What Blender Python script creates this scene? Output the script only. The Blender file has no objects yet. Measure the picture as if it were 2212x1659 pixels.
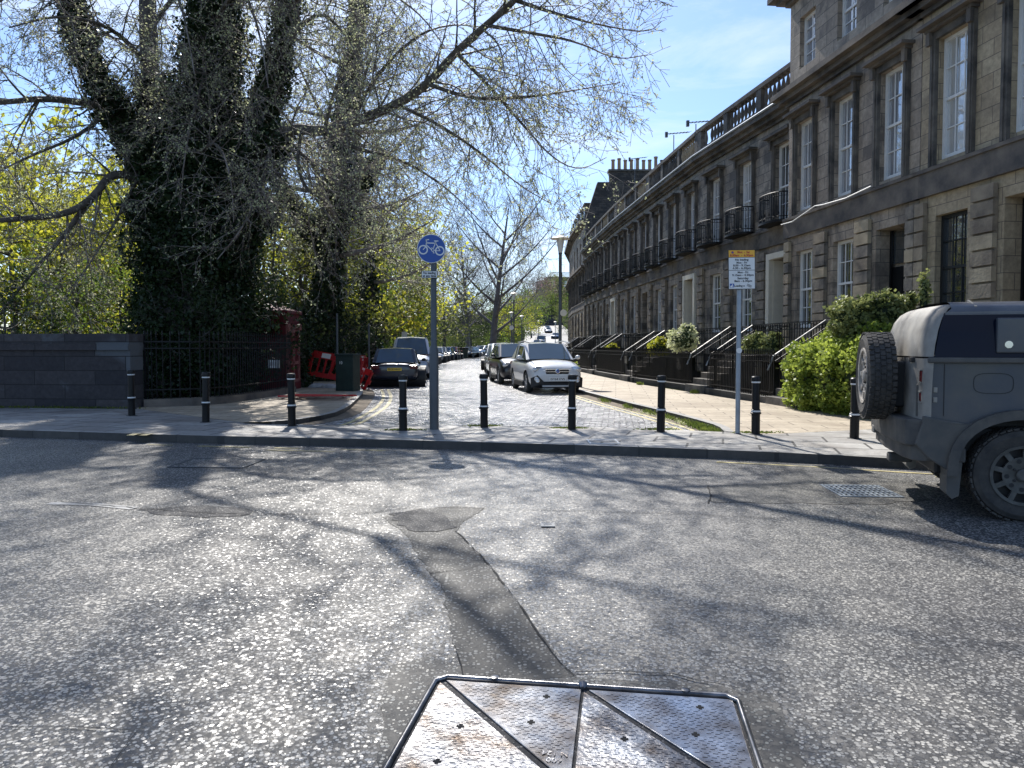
import bpy, bmesh, math, random
import numpy as np
from mathutils import Vector, Matrix
from mathutils.geometry import tessellate_polygon
SC = bpy.context.scene
R = math.radians
rnd = random.Random(7)
nr = np.random.default_rng(11)

# ------------------------------------------------------------------ camera
EYE = 1.55
cam = bpy.data.objects.new('camera', bpy.data.cameras.new('camera'))
SC.collection.objects.link(cam)
PITCH = R(2.2)
cam.location = (0, 0, EYE)
cam.rotation_euler = (R(90) - PITCH, 0, 0)
cam.data.sensor_width = 36
cam.data.lens = 26
cam.data.shift_y = -0.0091
cam.data.clip_end = 6000
cam.data.clip_start = 0.05
SC.camera = cam
F_ = 1597.; S_ = math.tan(PITCH) - (829.5 - 748) / F_

def ray(x, y):
    cx = (x - 1106) / F_; cy = (829.5 - y) / F_ + S_
    return (cx, math.cos(PITCH) + cy * math.sin(PITCH), -math.sin(PITCH) + cy * math.cos(PITCH))
def G(x, y, z=0.0):
    d = ray(x, y); t = (z - EYE) / d[2]
    return (t * d[0], t * d[1])
def AT(x, y, Y):
    d = ray(x, y); t = Y / d[1]
    return Vector((t * d[0], Y, EYE + t * d[2]))

# ------------------------------------------------------------------ sky and sun
SUN_AZ = R(-9.5)      # measured from +Y towards +X
SUN_EL = R(45)
w = bpy.data.worlds.new("World"); SC.world = w; w.use_nodes = True
nt = w.node_tree; N = nt.nodes; LK = nt.links
bg = N['Background']
sky = N.new('ShaderNodeTexSky'); sky.sky_type = 'NISHITA'; sky.sun_disc = False
sky.sun_elevation = SUN_EL; sky.sun_rotation = SUN_AZ
sky.air_density = 1.0; sky.dust_density = 0.6; sky.ozone_density = 3.0
tc = N.new('ShaderNodeTexCoord')
mp = N.new('ShaderNodeMapping'); mp.inputs['Scale'].default_value = (1.2, 1.0, 5.5); mp.inputs['Rotation'].default_value = (0.0, R(-24), 0)
n1 = N.new('ShaderNodeTexNoise'); n1.inputs['Scale'].default_value = 1.9; n1.inputs['Detail'].default_value = 8; n1.inputs['Roughness'].default_value = .62; n1.inputs['Distortion'].default_value = .5
rmp = N.new('ShaderNodeValToRGB'); rmp.color_ramp.elements[0].position = .47; rmp.color_ramp.elements[1].position = .74
rmp.color_ramp.elements[1].color = (.75, .75, .75, 1)
mx = N.new('ShaderNodeMix'); mx.data_type = 'RGBA'
mx.inputs[7].default_value = (6.0, 6.5, 7.2, 1)
LK.new(tc.outputs['Generated'], mp.inputs[0]); LK.new(mp.outputs[0], n1.inputs[0]); LK.new(n1.outputs[0], rmp.inputs[0])
tint = N.new('ShaderNodeMix'); tint.data_type = 'RGBA'; tint.blend_type = 'MULTIPLY'; tint.inputs[0].default_value = 1; tint.inputs[7].default_value = (.80, .90, 1.04, 1)
LK.new(rmp.outputs[0], mx.inputs[0]); LK.new(sky.outputs[0], tint.inputs[6]); LK.new(tint.outputs[2], mx.inputs[6]); LK.new(mx.outputs[2], bg.inputs[0])
bg.inputs[1].default_value = 0.12
sun = bpy.data.lights.new('sun', 'SUN'); so = bpy.data.objects.new('sun', sun); SC.collection.objects.link(so)
sun.energy = 5.0; sun.angle = R(0.55); sun.color = (1, .955, .89)
sd = Vector((math.sin(SUN_AZ) * math.cos(SUN_EL), math.cos(SUN_AZ) * math.cos(SUN_EL), math.sin(SUN_EL)))
so.rotation_euler = sd.to_track_quat('Z', 'Y').to_euler()
SC.view_settings.view_transform = 'Standard'; SC.view_settings.look = 'None'
SC.view_settings.exposure = 0.60; SC.view_settings.gamma = 1
SC.render.engine = 'CYCLES'
SC.cycles.use_denoising = True
SC.cycles.max_bounces = 6; SC.cycles.diffuse_bounces = 3; SC.cycles.glossy_bounces = 3; SC.cycles.transmission_bounces = 3
SC.cycles.sample_clamp_indirect = 4

# ------------------------------------------------------------------ materials
def newmat(name):
    m = bpy.data.materials.new(name); m.use_nodes = True
    return m, m.node_tree.nodes, m.node_tree.links, m.node_tree.nodes['Principled BSDF']
def rgba(c): return (c[0], c[1], c[2], 1)
def plain(name, col, rough=.6, metal=0., var=0., vscale=6., bump=0., bscale=40., spec=.5, coat=0., col2=None):
    m, N, L, b = newmat(name)
    b.inputs['Base Color'].default_value = rgba(col); b.inputs['Roughness'].default_value = rough
    b.inputs['Metallic'].default_value = metal; b.inputs['Specular IOR Level'].default_value = spec
    b.inputs['Coat Weight'].default_value = coat; b.inputs['Coat Roughness'].default_value = .06
    if var or col2:
        t = N.new('ShaderNodeTexCoord'); n = N.new('ShaderNodeTexNoise'); n.inputs['Scale'].default_value = vscale; n.inputs['Detail'].default_value = 6; n.inputs['Roughness'].default_value = .6
        r = N.new('ShaderNodeValToRGB'); r.color_ramp.elements[0].position = .35; r.color_ramp.elements[1].position = .68
        c2 = col2 or tuple(min(1, c * (1 + var)) for c in col); c1 = col if col2 else tuple(c * (1 - var) for c in col)
        r.color_ramp.elements[0].color = rgba(c1); r.color_ramp.elements[1].color = rgba(c2)
        L.new(t.outputs['Object'], n.inputs[0]); L.new(n.outputs[0], r.inputs[0]); L.new(r.outputs[0], b.inputs['Base Color'])
    if bump:
        t = N.new('ShaderNodeTexCoord'); n = N.new('ShaderNodeTexNoise'); n.inputs['Scale'].default_value = bscale; n.inputs['Detail'].default_value = 4
        bp = N.new('ShaderNodeBump'); bp.inputs['Strength'].default_value = bump; bp.inputs['Distance'].default_value = .02
        L.new(t.outputs['Object'], n.inputs[0]); L.new(n.outputs[0], bp.inputs['Height']); L.new(bp.outputs[0], b.inputs['Normal'])
    return m
def leafmat(name, c1, c2, trans=.5, rough=.55):
    m, N, L, b = newmat(name)
    t = N.new('ShaderNodeTexCoord'); n = N.new('ShaderNodeTexNoise'); n.inputs['Scale'].default_value = 1.4; n.inputs['Detail'].default_value = 9; n.inputs['Roughness'].default_value = .75
    r = N.new('ShaderNodeValToRGB'); r.color_ramp.elements[0].position = .36; r.color_ramp.elements[1].position = .64
    r.color_ramp.elements[0].color = rgba(c1); r.color_ramp.elements[1].color = rgba(c2)
    L.new(t.outputs['Object'], n.inputs[0]); L.new(n.outputs[0], r.inputs[0]); L.new(r.outputs[0], b.inputs['Base Color'])
    b.inputs['Roughness'].default_value = rough; b.inputs['Specular IOR Level'].default_value = .35
    tr = N.new('ShaderNodeBsdfTranslucent'); L.new(r.outputs[0], tr.inputs[0])
    ms = N.new('ShaderNodeMixShader'); ms.inputs[0].default_value = trans
    L.new(b.outputs[0], ms.inputs[1]); L.new(tr.outputs[0], ms.inputs[2]); L.new(ms.outputs[0], N['Material Output'].inputs[0])
    return m
def math_node(N, op, a=None, b=None):
    n = N.new('ShaderNodeMath'); n.operation = op
    if a is not None: n.inputs[0].default_value = a
    if b is not None: n.inputs[1].default_value = b
    return n
def ramp(N, p0, p1, c0=(0, 0, 0), c1=(1, 1, 1)):
    r = N.new('ShaderNodeValToRGB'); r.color_ramp.elements[0].position = p0; r.color_ramp.elements[1].position = p1
    r.color_ramp.elements[0].color = rgba(c0); r.color_ramp.elements[1].color = rgba(c1); return r
def mixc(N, L, fac, a, b, mode='MIX'):
    m = N.new('ShaderNodeMix'); m.data_type = 'RGBA'; m.blend_type = mode
    for s, v in ((0, fac), (6, a), (7, b)):
        if isinstance(v, (int, float)): m.inputs[s].default_value = v
        elif isinstance(v, tuple): m.inputs[s].default_value = rgba(v)
        else: L.new(v, m.inputs[s])
    return m.outputs[2]
def noise(N, L, vec, scale, detail=5, rough=.6, dist=0):
    n = N.new('ShaderNodeTexNoise'); n.inputs['Scale'].default_value = scale; n.inputs['Detail'].default_value = detail
    n.inputs['Roughness'].default_value = rough; n.inputs['Distortion'].default_value = dist; L.new(vec, n.inputs[0]); return n.outputs[0]

def asphalt(name, binder, chiplo, chiphi, scale=75, cover=.34, rough=.5, bump=.6):
    m, N, L, b = newmat(name)
    t = N.new('ShaderNodeTexCoord').outputs['Object']
    v = N.new('ShaderNodeTexVoronoi'); v.inputs['Scale'].default_value = scale; v.feature = 'F1'; L.new(t, v.inputs[0])
    big = noise(N, L, t, .9, 6); mid = noise(N, L, t, 7, 5)
    # chip mask: cell distance below a radius that differs per cell
    sep = N.new('ShaderNodeSeparateColor'); L.new(v.outputs['Color'], sep.inputs[0])
    rad = math_node(N, 'MULTIPLY_ADD'); rad.inputs[1].default_value = .42; rad.inputs[2].default_value = cover - .12; L.new(sep.outputs[0], rad.inputs[0])
    df = math_node(N, 'SUBTRACT'); L.new(rad.outputs[0], df.inputs[0]); L.new(v.outputs['Distance'], df.inputs[1])
    mk = ramp(N, .0, .06); L.new(df.outputs[0], mk.inputs[0])
    chip = mixc(N, L, sep.outputs[1], chiplo, chiphi)
    bnd = mixc(N, L, mid, tuple(c * .7 for c in binder), tuple(c * 1.35 for c in binder))
    col = mixc(N, L, mk.outputs[0], bnd, chip)
    dr = ramp(N, .35, .7, (.72, .72, .73), (1.15, 1.14, 1.1)); L.new(big, dr.inputs[0])
    col = mixc(N, L, 1.0, col, dr.outputs[0], 'MULTIPLY')
    L.new(col, b.inputs['Base Color'])
    rr = ramp(N, 0, 1, (rough + .2,) * 3, (rough,) * 3); L.new(mk.outputs[0], rr.inputs[0]); L.new(rr.outputs[0], b.inputs['Roughness'])
    h = math_node(N, 'MULTIPLY_ADD'); h.inputs[1].default_value = .6; L.new(mk.outputs[0], h.inputs[0]); L.new(mid, h.inputs[2])
    bp = N.new('ShaderNodeBump'); bp.inputs['Strength'].default_value = bump; bp.inputs['Distance'].default_value = .006
    L.new(h.outputs[0], bp.inputs['Height'])
    # every stone chip lies at its own small tilt
    ge = N.new('ShaderNodeNewGeometry'); tl_n = N.new('ShaderNodeVectorMath'); tl_n.operation = 'MULTIPLY_ADD'; tl_n.inputs[1].default_value = (.42, .42, 0); tl_n.inputs[2].default_value = (-.21, -.21, 0)
    L.new(v.outputs['Color'], tl_n.inputs[0]); av = N.new('ShaderNodeVectorMath'); av.operation = 'ADD'; L.new(tl_n.outputs[0], av.inputs[0]); L.new(ge.outputs['Normal'], av.inputs[1])
    nn = N.new('ShaderNodeVectorMath'); nn.operation = 'NORMALIZE'; L.new(av.outputs[0], nn.inputs[0]); L.new(nn.outputs[0], bp.inputs['Normal']); L.new(bp.outputs[0], b.inputs['Normal'])
    return m
def bricky(name, c1, c2, mortar, bw, bh, ms, rot=0., squash=None, rough=.6, bump=.5, bdist=.01, stain=None, stainscale=.8, stainpos=(.45, .65), wall=False, jitter=.0, spec=.5, bumpnoise=.15, wear=9., streak=0):
    """stones or slabs: per-stone colour from a brick texture, noise on top"""
    m, N, L, b = newmat(name)
    t = N.new('ShaderNodeTexCoord').outputs['Object']
    if wall:
        s = N.new('ShaderNodeSeparateXYZ'); L.new(t, s.inputs[0])
        a = math_node(N, 'ADD'); L.new(s.outputs[0], a.inputs[0]); L.new(s.outputs[1], a.inputs[1])
        c = N.new('ShaderNodeCombineXYZ'); L.new(a.outputs[0], c.inputs[0]); L.new(s.outputs[2], c.inputs[1]); vec = c.outputs[0]
    else:
        mpp = N.new('ShaderNodeMapping'); mpp.inputs['Rotation'].default_value = (0, 0, rot); L.new(t, mpp.inputs[0]); vec = mpp.outputs[0]
    if jitter:
        nz = N.new('ShaderNodeTexNoise'); nz.inputs['Scale'].default_value = 3.1 / max(bw, .1); L.new(vec, nz.inputs[0])
        vm = N.new('ShaderNodeVectorMath'); vm.operation = 'MULTIPLY_ADD'; vm.inputs[1].default_value = (jitter,) * 3; L.new(nz.outputs['Color'], vm.inputs[0]); L.new(vec, vm.inputs[2]); vec = vm.outputs[0]
    br = N.new('ShaderNodeTexBrick'); br.inputs['Scale'].default_value = 1; br.inputs['Brick Width'].default_value = bw; br.inputs['Row Height'].default_value = bh
    br.inputs['Mortar Size'].default_value = ms; br.inputs['Mortar Smooth'].default_value = .3; br.inputs['Bias'].default_value = 0
    br.inputs['Color1'].default_value = (0, 0, 0, 1); br.inputs['Color2'].default_value = (1, 1, 1, 1); br.inputs['Mortar'].default_value = (.5, .5, .5, 1)
    L.new(vec, br.inputs[0])
    fine = noise(N, L, t, wear, 7, .65)
    col = mixc(N, L, br.outputs['Color'], c1, c2)
    fr = ramp(N, .3, .72, (.68,) * 3, (1.25,) * 3); L.new(fine, fr.inputs[0])
    col = mixc(N, L, 1.0, col, fr.outputs[0], 'MULTIPLY')
    if stain:
        sn = noise(N, L, t, stainscale, 7, .62, .6); sr = ramp(N, *stainpos); L.new(sn, sr.inputs[0])
        # some whole stones weather darker than their neighbours
        ad = math_node(N, 'MULTIPLY_ADD'); ad.inputs[1].default_value = .26 if wall else .05
        L.new(br.outputs['Color'], ad.inputs[0]); ad2 = math_node(N, 'SUBTRACT', None, .13 if wall else .025); L.new(sn, ad2.inputs[0]); L.new(ad2.outputs[0], ad.inputs[2])
        L.new(ad.outputs[0], sr.inputs[0])
        br2 = N.new('ShaderNodeMix'); br2.data_type = 'RGBA'; br2.inputs[0].default_value = .88; br2.inputs[6].default_value = (0, 0, 0, 1); L.new(sr.outputs[0], br2.inputs[7])
        col = mixc(N, L, br2.outputs[2], col, stain)
    if streak:  # pale and dark streaks in the colour imitate glints off the setts
        ms_ = N.new('ShaderNodeMapping'); ms_.inputs['Scale'].default_value = (2.2, 7, 1); ms_.inputs['Rotation'].default_value = (0, 0, rot); L.new(t, ms_.inputs[0])
        sk_ = noise(N, L, ms_.outputs[0], 1.0, 6, .8); skr = ramp(N, .38, .64, (1 - streak,) * 3, (1 + streak * 1.3,) * 3); L.new(sk_, skr.inputs[0]); col = mixc(N, L, 1.0, col, skr.outputs[0], 'MULTIPLY')
    col = mixc(N, L, br.outputs['Fac'], col, mortar)
    L.new(col, b.inputs['Base Color']); b.inputs['Roughness'].default_value = rough; b.inputs['Specular IOR Level'].default_value = spec
    inv = math_node(N, 'SUBTRACT', 1.0); L.new(br.outputs['Fac'], inv.inputs[1])
    h = math_node(N, 'MULTIPLY_ADD'); h.inputs[1].default_value = bumpnoise * 2; L.new(fine, h.inputs[0]); L.new(inv.outputs[0], h.inputs[2])
    if not wall:
        h2 = math_node(N, 'MULTIPLY_ADD'); h2.inputs[1].default_value = .5; L.new(br.outputs['Color'], h2.inputs[0]); L.new(h.outputs[0], h2.inputs[2]); h = h2
    bp = N.new('ShaderNodeBump'); bp.inputs['Strength'].default_value = bump; bp.inputs['Distance'].default_value = bdist
    L.new(h.outputs[0], bp.inputs['Height']); L.new(bp.outputs[0], b.inputs['Normal'])
    return m

M = {}
M['asphalt'] = asphalt('asphalt', (.058, .057, .056), (.13, .125, .12), (.54, .525, .49), 57, .40, .34, 1.0)
M['asphalt_patch'] = asphalt('asphalt_patch', (.042, .041, .038), (.08, .078, .07), (.34, .33, .30), 44, .24, .5, 1.0)
M['asphalt_dark'] = asphalt('asphalt_dark', (.03, .03, .032), (.06, .06, .06), (.22, .21, .20), 55, .2, .6, .8)
M['asphalt_far'] = plain('asphalt_far', (.10, .10, .105), .5, var=.2, vscale=1.2)
M['crack'] = plain('crack', (.012, .012, .012), .9)
M['cobble'] = bricky('cobble', (.16, .16, .165), (.58, .57, .56), (.02, .019, .016), .24, .13, .014, rot=R(8), rough=.27, bump=1.0, bdist=.05, jitter=.055, bumpnoise=.9, wear=5., streak=.6)
M['slab'] = bricky('slab', (.34, .28, .20), (.44, .37, .27), (.14, .11, .075), .92, .5, .016, rot=R(8), rough=.7, bump=.25, stain=(.24, .19, .13), stainscale=.7)
M['slab_cross'] = bricky('slab_cross', (.24, .23, .215), (.40, .385, .35), (.035, .033, .03), 1.0, .66, .022, rot=R(16), rough=.6, bump=.3, stain=(.18, .16, .14), stainscale=.9)
M['kerb'] = bricky('kerb', (.03, .029, .028), (.08, .075, .07), (.03, .03, .03), .9, .9, .012, rough=.6, bump=.3)  # shade on the upright kerb face is painted into this dark colour
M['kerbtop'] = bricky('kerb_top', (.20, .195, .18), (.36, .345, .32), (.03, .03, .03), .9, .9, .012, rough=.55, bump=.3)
M['garden'] = plain('garden', (.03, .04, .012), .95, var=.5, vscale=.6, spec=0.)
M['gutter_dirt'] = plain('gutter_dirt', (.14, .11, .075), .9, var=.4, vscale=9, bump=.5)
M['yellow'] = plain('yellow_paint', (.60, .50, .20), .6, col2=(.20, .18, .13), vscale=3.5)
M['whiteline'] = plain('white_line', (.36, .36, .35), .6, col2=(.14, .14, .14), vscale=5)
SOOT = (.028, .027, .028)
M['stone_dark'] = bricky('stone_dark', (.24, .20, .155), (.50, .43, .34), (.05, .046, .04), .66, .31, .010, rough=.75, bump=.4, bdist=.02, stain=(.05, .046, .044), stainscale=1.1, stainpos=(.42, .64), wall=True)
M['stone_mid'] = bricky('stone_mid', (.30, .245, .19), (.52, .43, .33), (.09, .08, .07), .74, .33, .010, rough=.75, bump=.35, bdist=.02, stain=(.095, .08, .07), stainscale=.8, stainpos=(.44, .68), wall=True)
M['stone_buff'] = bricky('stone_buff', (.36, .28, .18), (.47, .38, .25), (.14, .11, .08), .62, .33, .009, rough=.75, bump=.3, bdist=.02, stain=(.12, .095, .07), stainscale=.9, stainpos=(.5, .8), wall=True)
M['trim_dark'] = plain('trim_dark', (.040, .038, .036), .8, col2=(.20, .175, .145), vscale=1.6, bump=.4, bscale=25)
M['trim_mid'] = plain('trim_mid', (.06, .055, .052), .8, col2=(.21, .175, .14), vscale=1.3, bump=.3, bscale=25)
M['trim_buff'] = plain('trim_buff', (.26, .20, .13), .8, col2=(.44, .35, .23), vscale=1.3, bump=.3, bscale=25)
M['rubble'] = bricky('rubble', (.07, .06, .055), (.20, .165, .13), (.04, .036, .03), .45, .17, .012, rough=.85, bump=.7, bdist=.04, stain=SOOT, stainscale=1.3, wall=True, jitter=.05)
M['wallstone'] = bricky('wallstone', (.028, .026, .030), (.070, .062, .062), (.018, .017, .017), 1.35, .33, .010, rough=.85, bump=.6, bdist=.03, stain=(.10, .11, .12), stainscale=1.2, stainpos=(.56, .7), wall=True)
M['slate'] = bricky('slate', (.05, .053, .062), (.085, .088, .10), (.02, .02, .025), .3, .2, .008, rough=.5, bump=.4, wall=True)
M['cream'] = plain('cream_paint', (.62, .58, .48), .5, var=.06)
M['white'] = plain('white_paint', (.78, .78, .76), .4, var=.05)
M['iron'] = plain('black_iron', (.006, .006, .007), .5, spec=.3)
M['iron_worn'] = plain('worn_iron_rail', (.35, .34, .32), .35, metal=.6, col2=(.05, .05, .05), vscale=5)
M['blackpaint'] = plain('black_gloss', (.006, .0065, .008), .38, spec=.3)
M['blackframe'] = plain('black_sash', (.014, .016, .018), .4)
M['steel_grey'] = plain('grey_post', (.075, .085, .095), .45, var=.15, vscale=3)
M['galv'] = plain('galvanised', (.30, .34, .38), .42, metal=.3, var=.15, vscale=4)
M['signblue'] = plain('sign_blue', (.01, .07, .33), .35)
M['signwhite'] = plain('sign_white', (.72, .72, .70), .4)
M['signyellow'] = plain('sign_yellow', (.80, .42, .03), .4)
M['signblack'] = plain('sign_black', (.015, .015, .015), .5)
M['signred'] = plain('sign_red', (.45, .02, .02), .5)
M['sticker'] = plain('sticker', (.33, .33, .32), .6, var=.5, vscale=60)
M['redpaint'] = plain('dull_red_paint', (.15, .010, .013), .6, col2=(.08, .006, .009), vscale=2.5)
M['redpale'] = plain('weathered_red_paint', (.17, .035, .032), .6, col2=(.36, .15, .12), vscale=5)
M['redplastic'] = plain('red_plastic', (.42, .016, .016), .45, var=.15, vscale=3)
M['reflect'] = plain('white_reflector', (.72, .70, .66), .35)
M['green_cab'] = plain('dark_green_cabinet', (.018, .032, .026), .5, var=.3, vscale=4)
M['sandbag'] = plain('sandbag', (.36, .36, .36), .8, var=.2, vscale=6, bump=.5, bscale=30)
M['chrome'] = plain('chrome', (.7, .7, .72), .15, metal=1)
M['tyre'] = plain('tyre', (.018, .022, .023), .8, var=.3, vscale=30, bump=.4, bscale=60)
M['liner'] = plain('black_plastic', (.014, .014, .015), .6)
M['rim'] = plain('alloy', (.42, .43, .45), .35, metal=.7)
M['lamp'] = plain('headlamp', (.55, .57, .6), .12, metal=.5)
M['tail'] = plain('tail_lamp', (.10, .008, .01), .2)
M['plate_y'] = plain('plate_yellow', (.75, .52, .03), .4)
M['plate_w'] = plain('plate_white', (.72, .72, .70), .4)
def carpaint(n, c, rough=.28, metal=.3): return plain('paint_' + n, c, rough, metal=metal, coat=.8)
M['p_white'] = carpaint('white', (.62, .63, .64), .3, 0); M['p_black'] = carpaint('black', (.012, .013, .016)); M['p_navy'] = carpaint('navy', (.012, .016, .03))
M['p_silver'] = carpaint('silver', (.36, .38, .42), .3, .6); M['p_red'] = carpaint('red', (.28, .015, .02)); M['p_grey'] = carpaint('grey', (.11, .12, .13), .3, .5); M['p_blue'] = carpaint('blue', (.03, .07, .16))
def glassmat(name, col, rough=.04, spec=1.0, ior=1.55):
    m = plain(name, col, rough, spec=spec); m.node_tree.nodes['Principled BSDF'].inputs['IOR'].default_value = ior; return m
M['carglass'] = glassmat('car_glass', (.05, .075, .095), .05, .8, 1.6)
def pane(name, c1, c2):
    m, N, L, b = newmat(name); t = N.new('ShaderNodeTexCoord').outputs['Object']
    mpp = N.new('ShaderNodeMapping'); mpp.inputs['Scale'].default_value = (9, 9, .5); L.new(t, mpp.inputs[0])
    col = mixc(N, L, noise(N, L, mpp.outputs[0], 1.5, 3), c1, c2); L.new(col, b.inputs['Base Color'])
    b.inputs['Roughness'].default_value = .03; b.inputs['IOR'].default_value = 2.5; b.inputs['Specular IOR Level'].default_value = .9
    nz = noise(N, L, t, 1.7, 2); bp = N.new('ShaderNodeBump'); bp.inputs['Strength'].default_value = .12; bp.inputs['Distance'].default_value = .04; L.new(nz, bp.inputs['Height']); L.new(bp.outputs[0], b.inputs['Normal'])
    return m
M['pane'] = pane('window_pane', (.06, .07, .085), (.50, .52, .56))
M['pane_blind'] = pane('window_pane_blind', (.42, .43, .42), (.62, .62, .60))
M['pane_dark'] = pane('window_pane_dark', (.012, .014, .016), (.06, .07, .075))
M['bark'] = plain('bark', (.055, .046, .04), .85, col2=(.15, .135, .115), vscale=5, bump=.6, bscale=18)
M['twig'] = plain('twig_bark', (.11, .085, .075), .7, col2=(.30, .27, .25), vscale=3)
M['bare'] = plain('pale_bark', (.15, .135, .13), .8, var=.3, vscale=2)
M['ivy'] = leafmat('ivy_leaves', (.010, .022, .009), (.035, .065, .02), .18, .4)
M['bud'] = leafmat('young_leaves', (.40, .44, .22), (.72, .74, .46), .5)
M['lime'] = leafmat('lime_leaves', (.20, .25, .03), (.66, .62, .06), .62)
M['olive'] = leafmat('olive_leaves', (.07, .10, .02), (.30, .31, .10), .55)
M['green'] = leafmat('green_leaves', (.05, .10, .02), (.24, .32, .05), .55)
M['dark'] = leafmat('dark_leaves', (.012, .026, .010), (.04, .065, .02), .3)
M['pink'] = leafmat('pink_blossom', (.22, .12, .12), (.42, .26, .26), .5)
M['hedge'] = leafmat('hedge_leaves', (.08, .14, .02), (.48, .56, .10), .5, .5)
M['shrub'] = leafmat('shrub_leaves', (.06, .09, .025), (.42, .45, .17), .4, .5)
M['grass'] = leafmat('grass_blades', (.06, .10, .02), (.20, .24, .05), .5)
M['pier_a'] = plain('pier_stone_dark', (.07, .065, .06), .8, col2=(.30, .255, .20), vscale=2.2, bump=.3, bscale=20); M['pier_b'] = plain('pier_stone_mid', (.15, .12, .09), .8, col2=(.33, .27, .19), vscale=2.2, bump=.3, bscale=20); M['pier_c'] = plain('pier_stone_pale', (.27, .22, .15), .8, col2=(.46, .38, .26), vscale=2.2, bump=.3, bscale=20)
M['plug'] = plain('worn_plug', (.28, .28, .27), .5)
M['pit'] = plain('shaded_basement', (.018, .017, .017), .9, col2=(.05, .045, .04), vscale=2, spec=.2)  # near-black colour standing in for the shade of the basement well
M['pot'] = plain('clay_pot', (.42, .25, .16), .8, col2=(.30, .22, .16), vscale=3)
M['potdark'] = plain('sooty_pot', (.06, .045, .04), .8)

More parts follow.
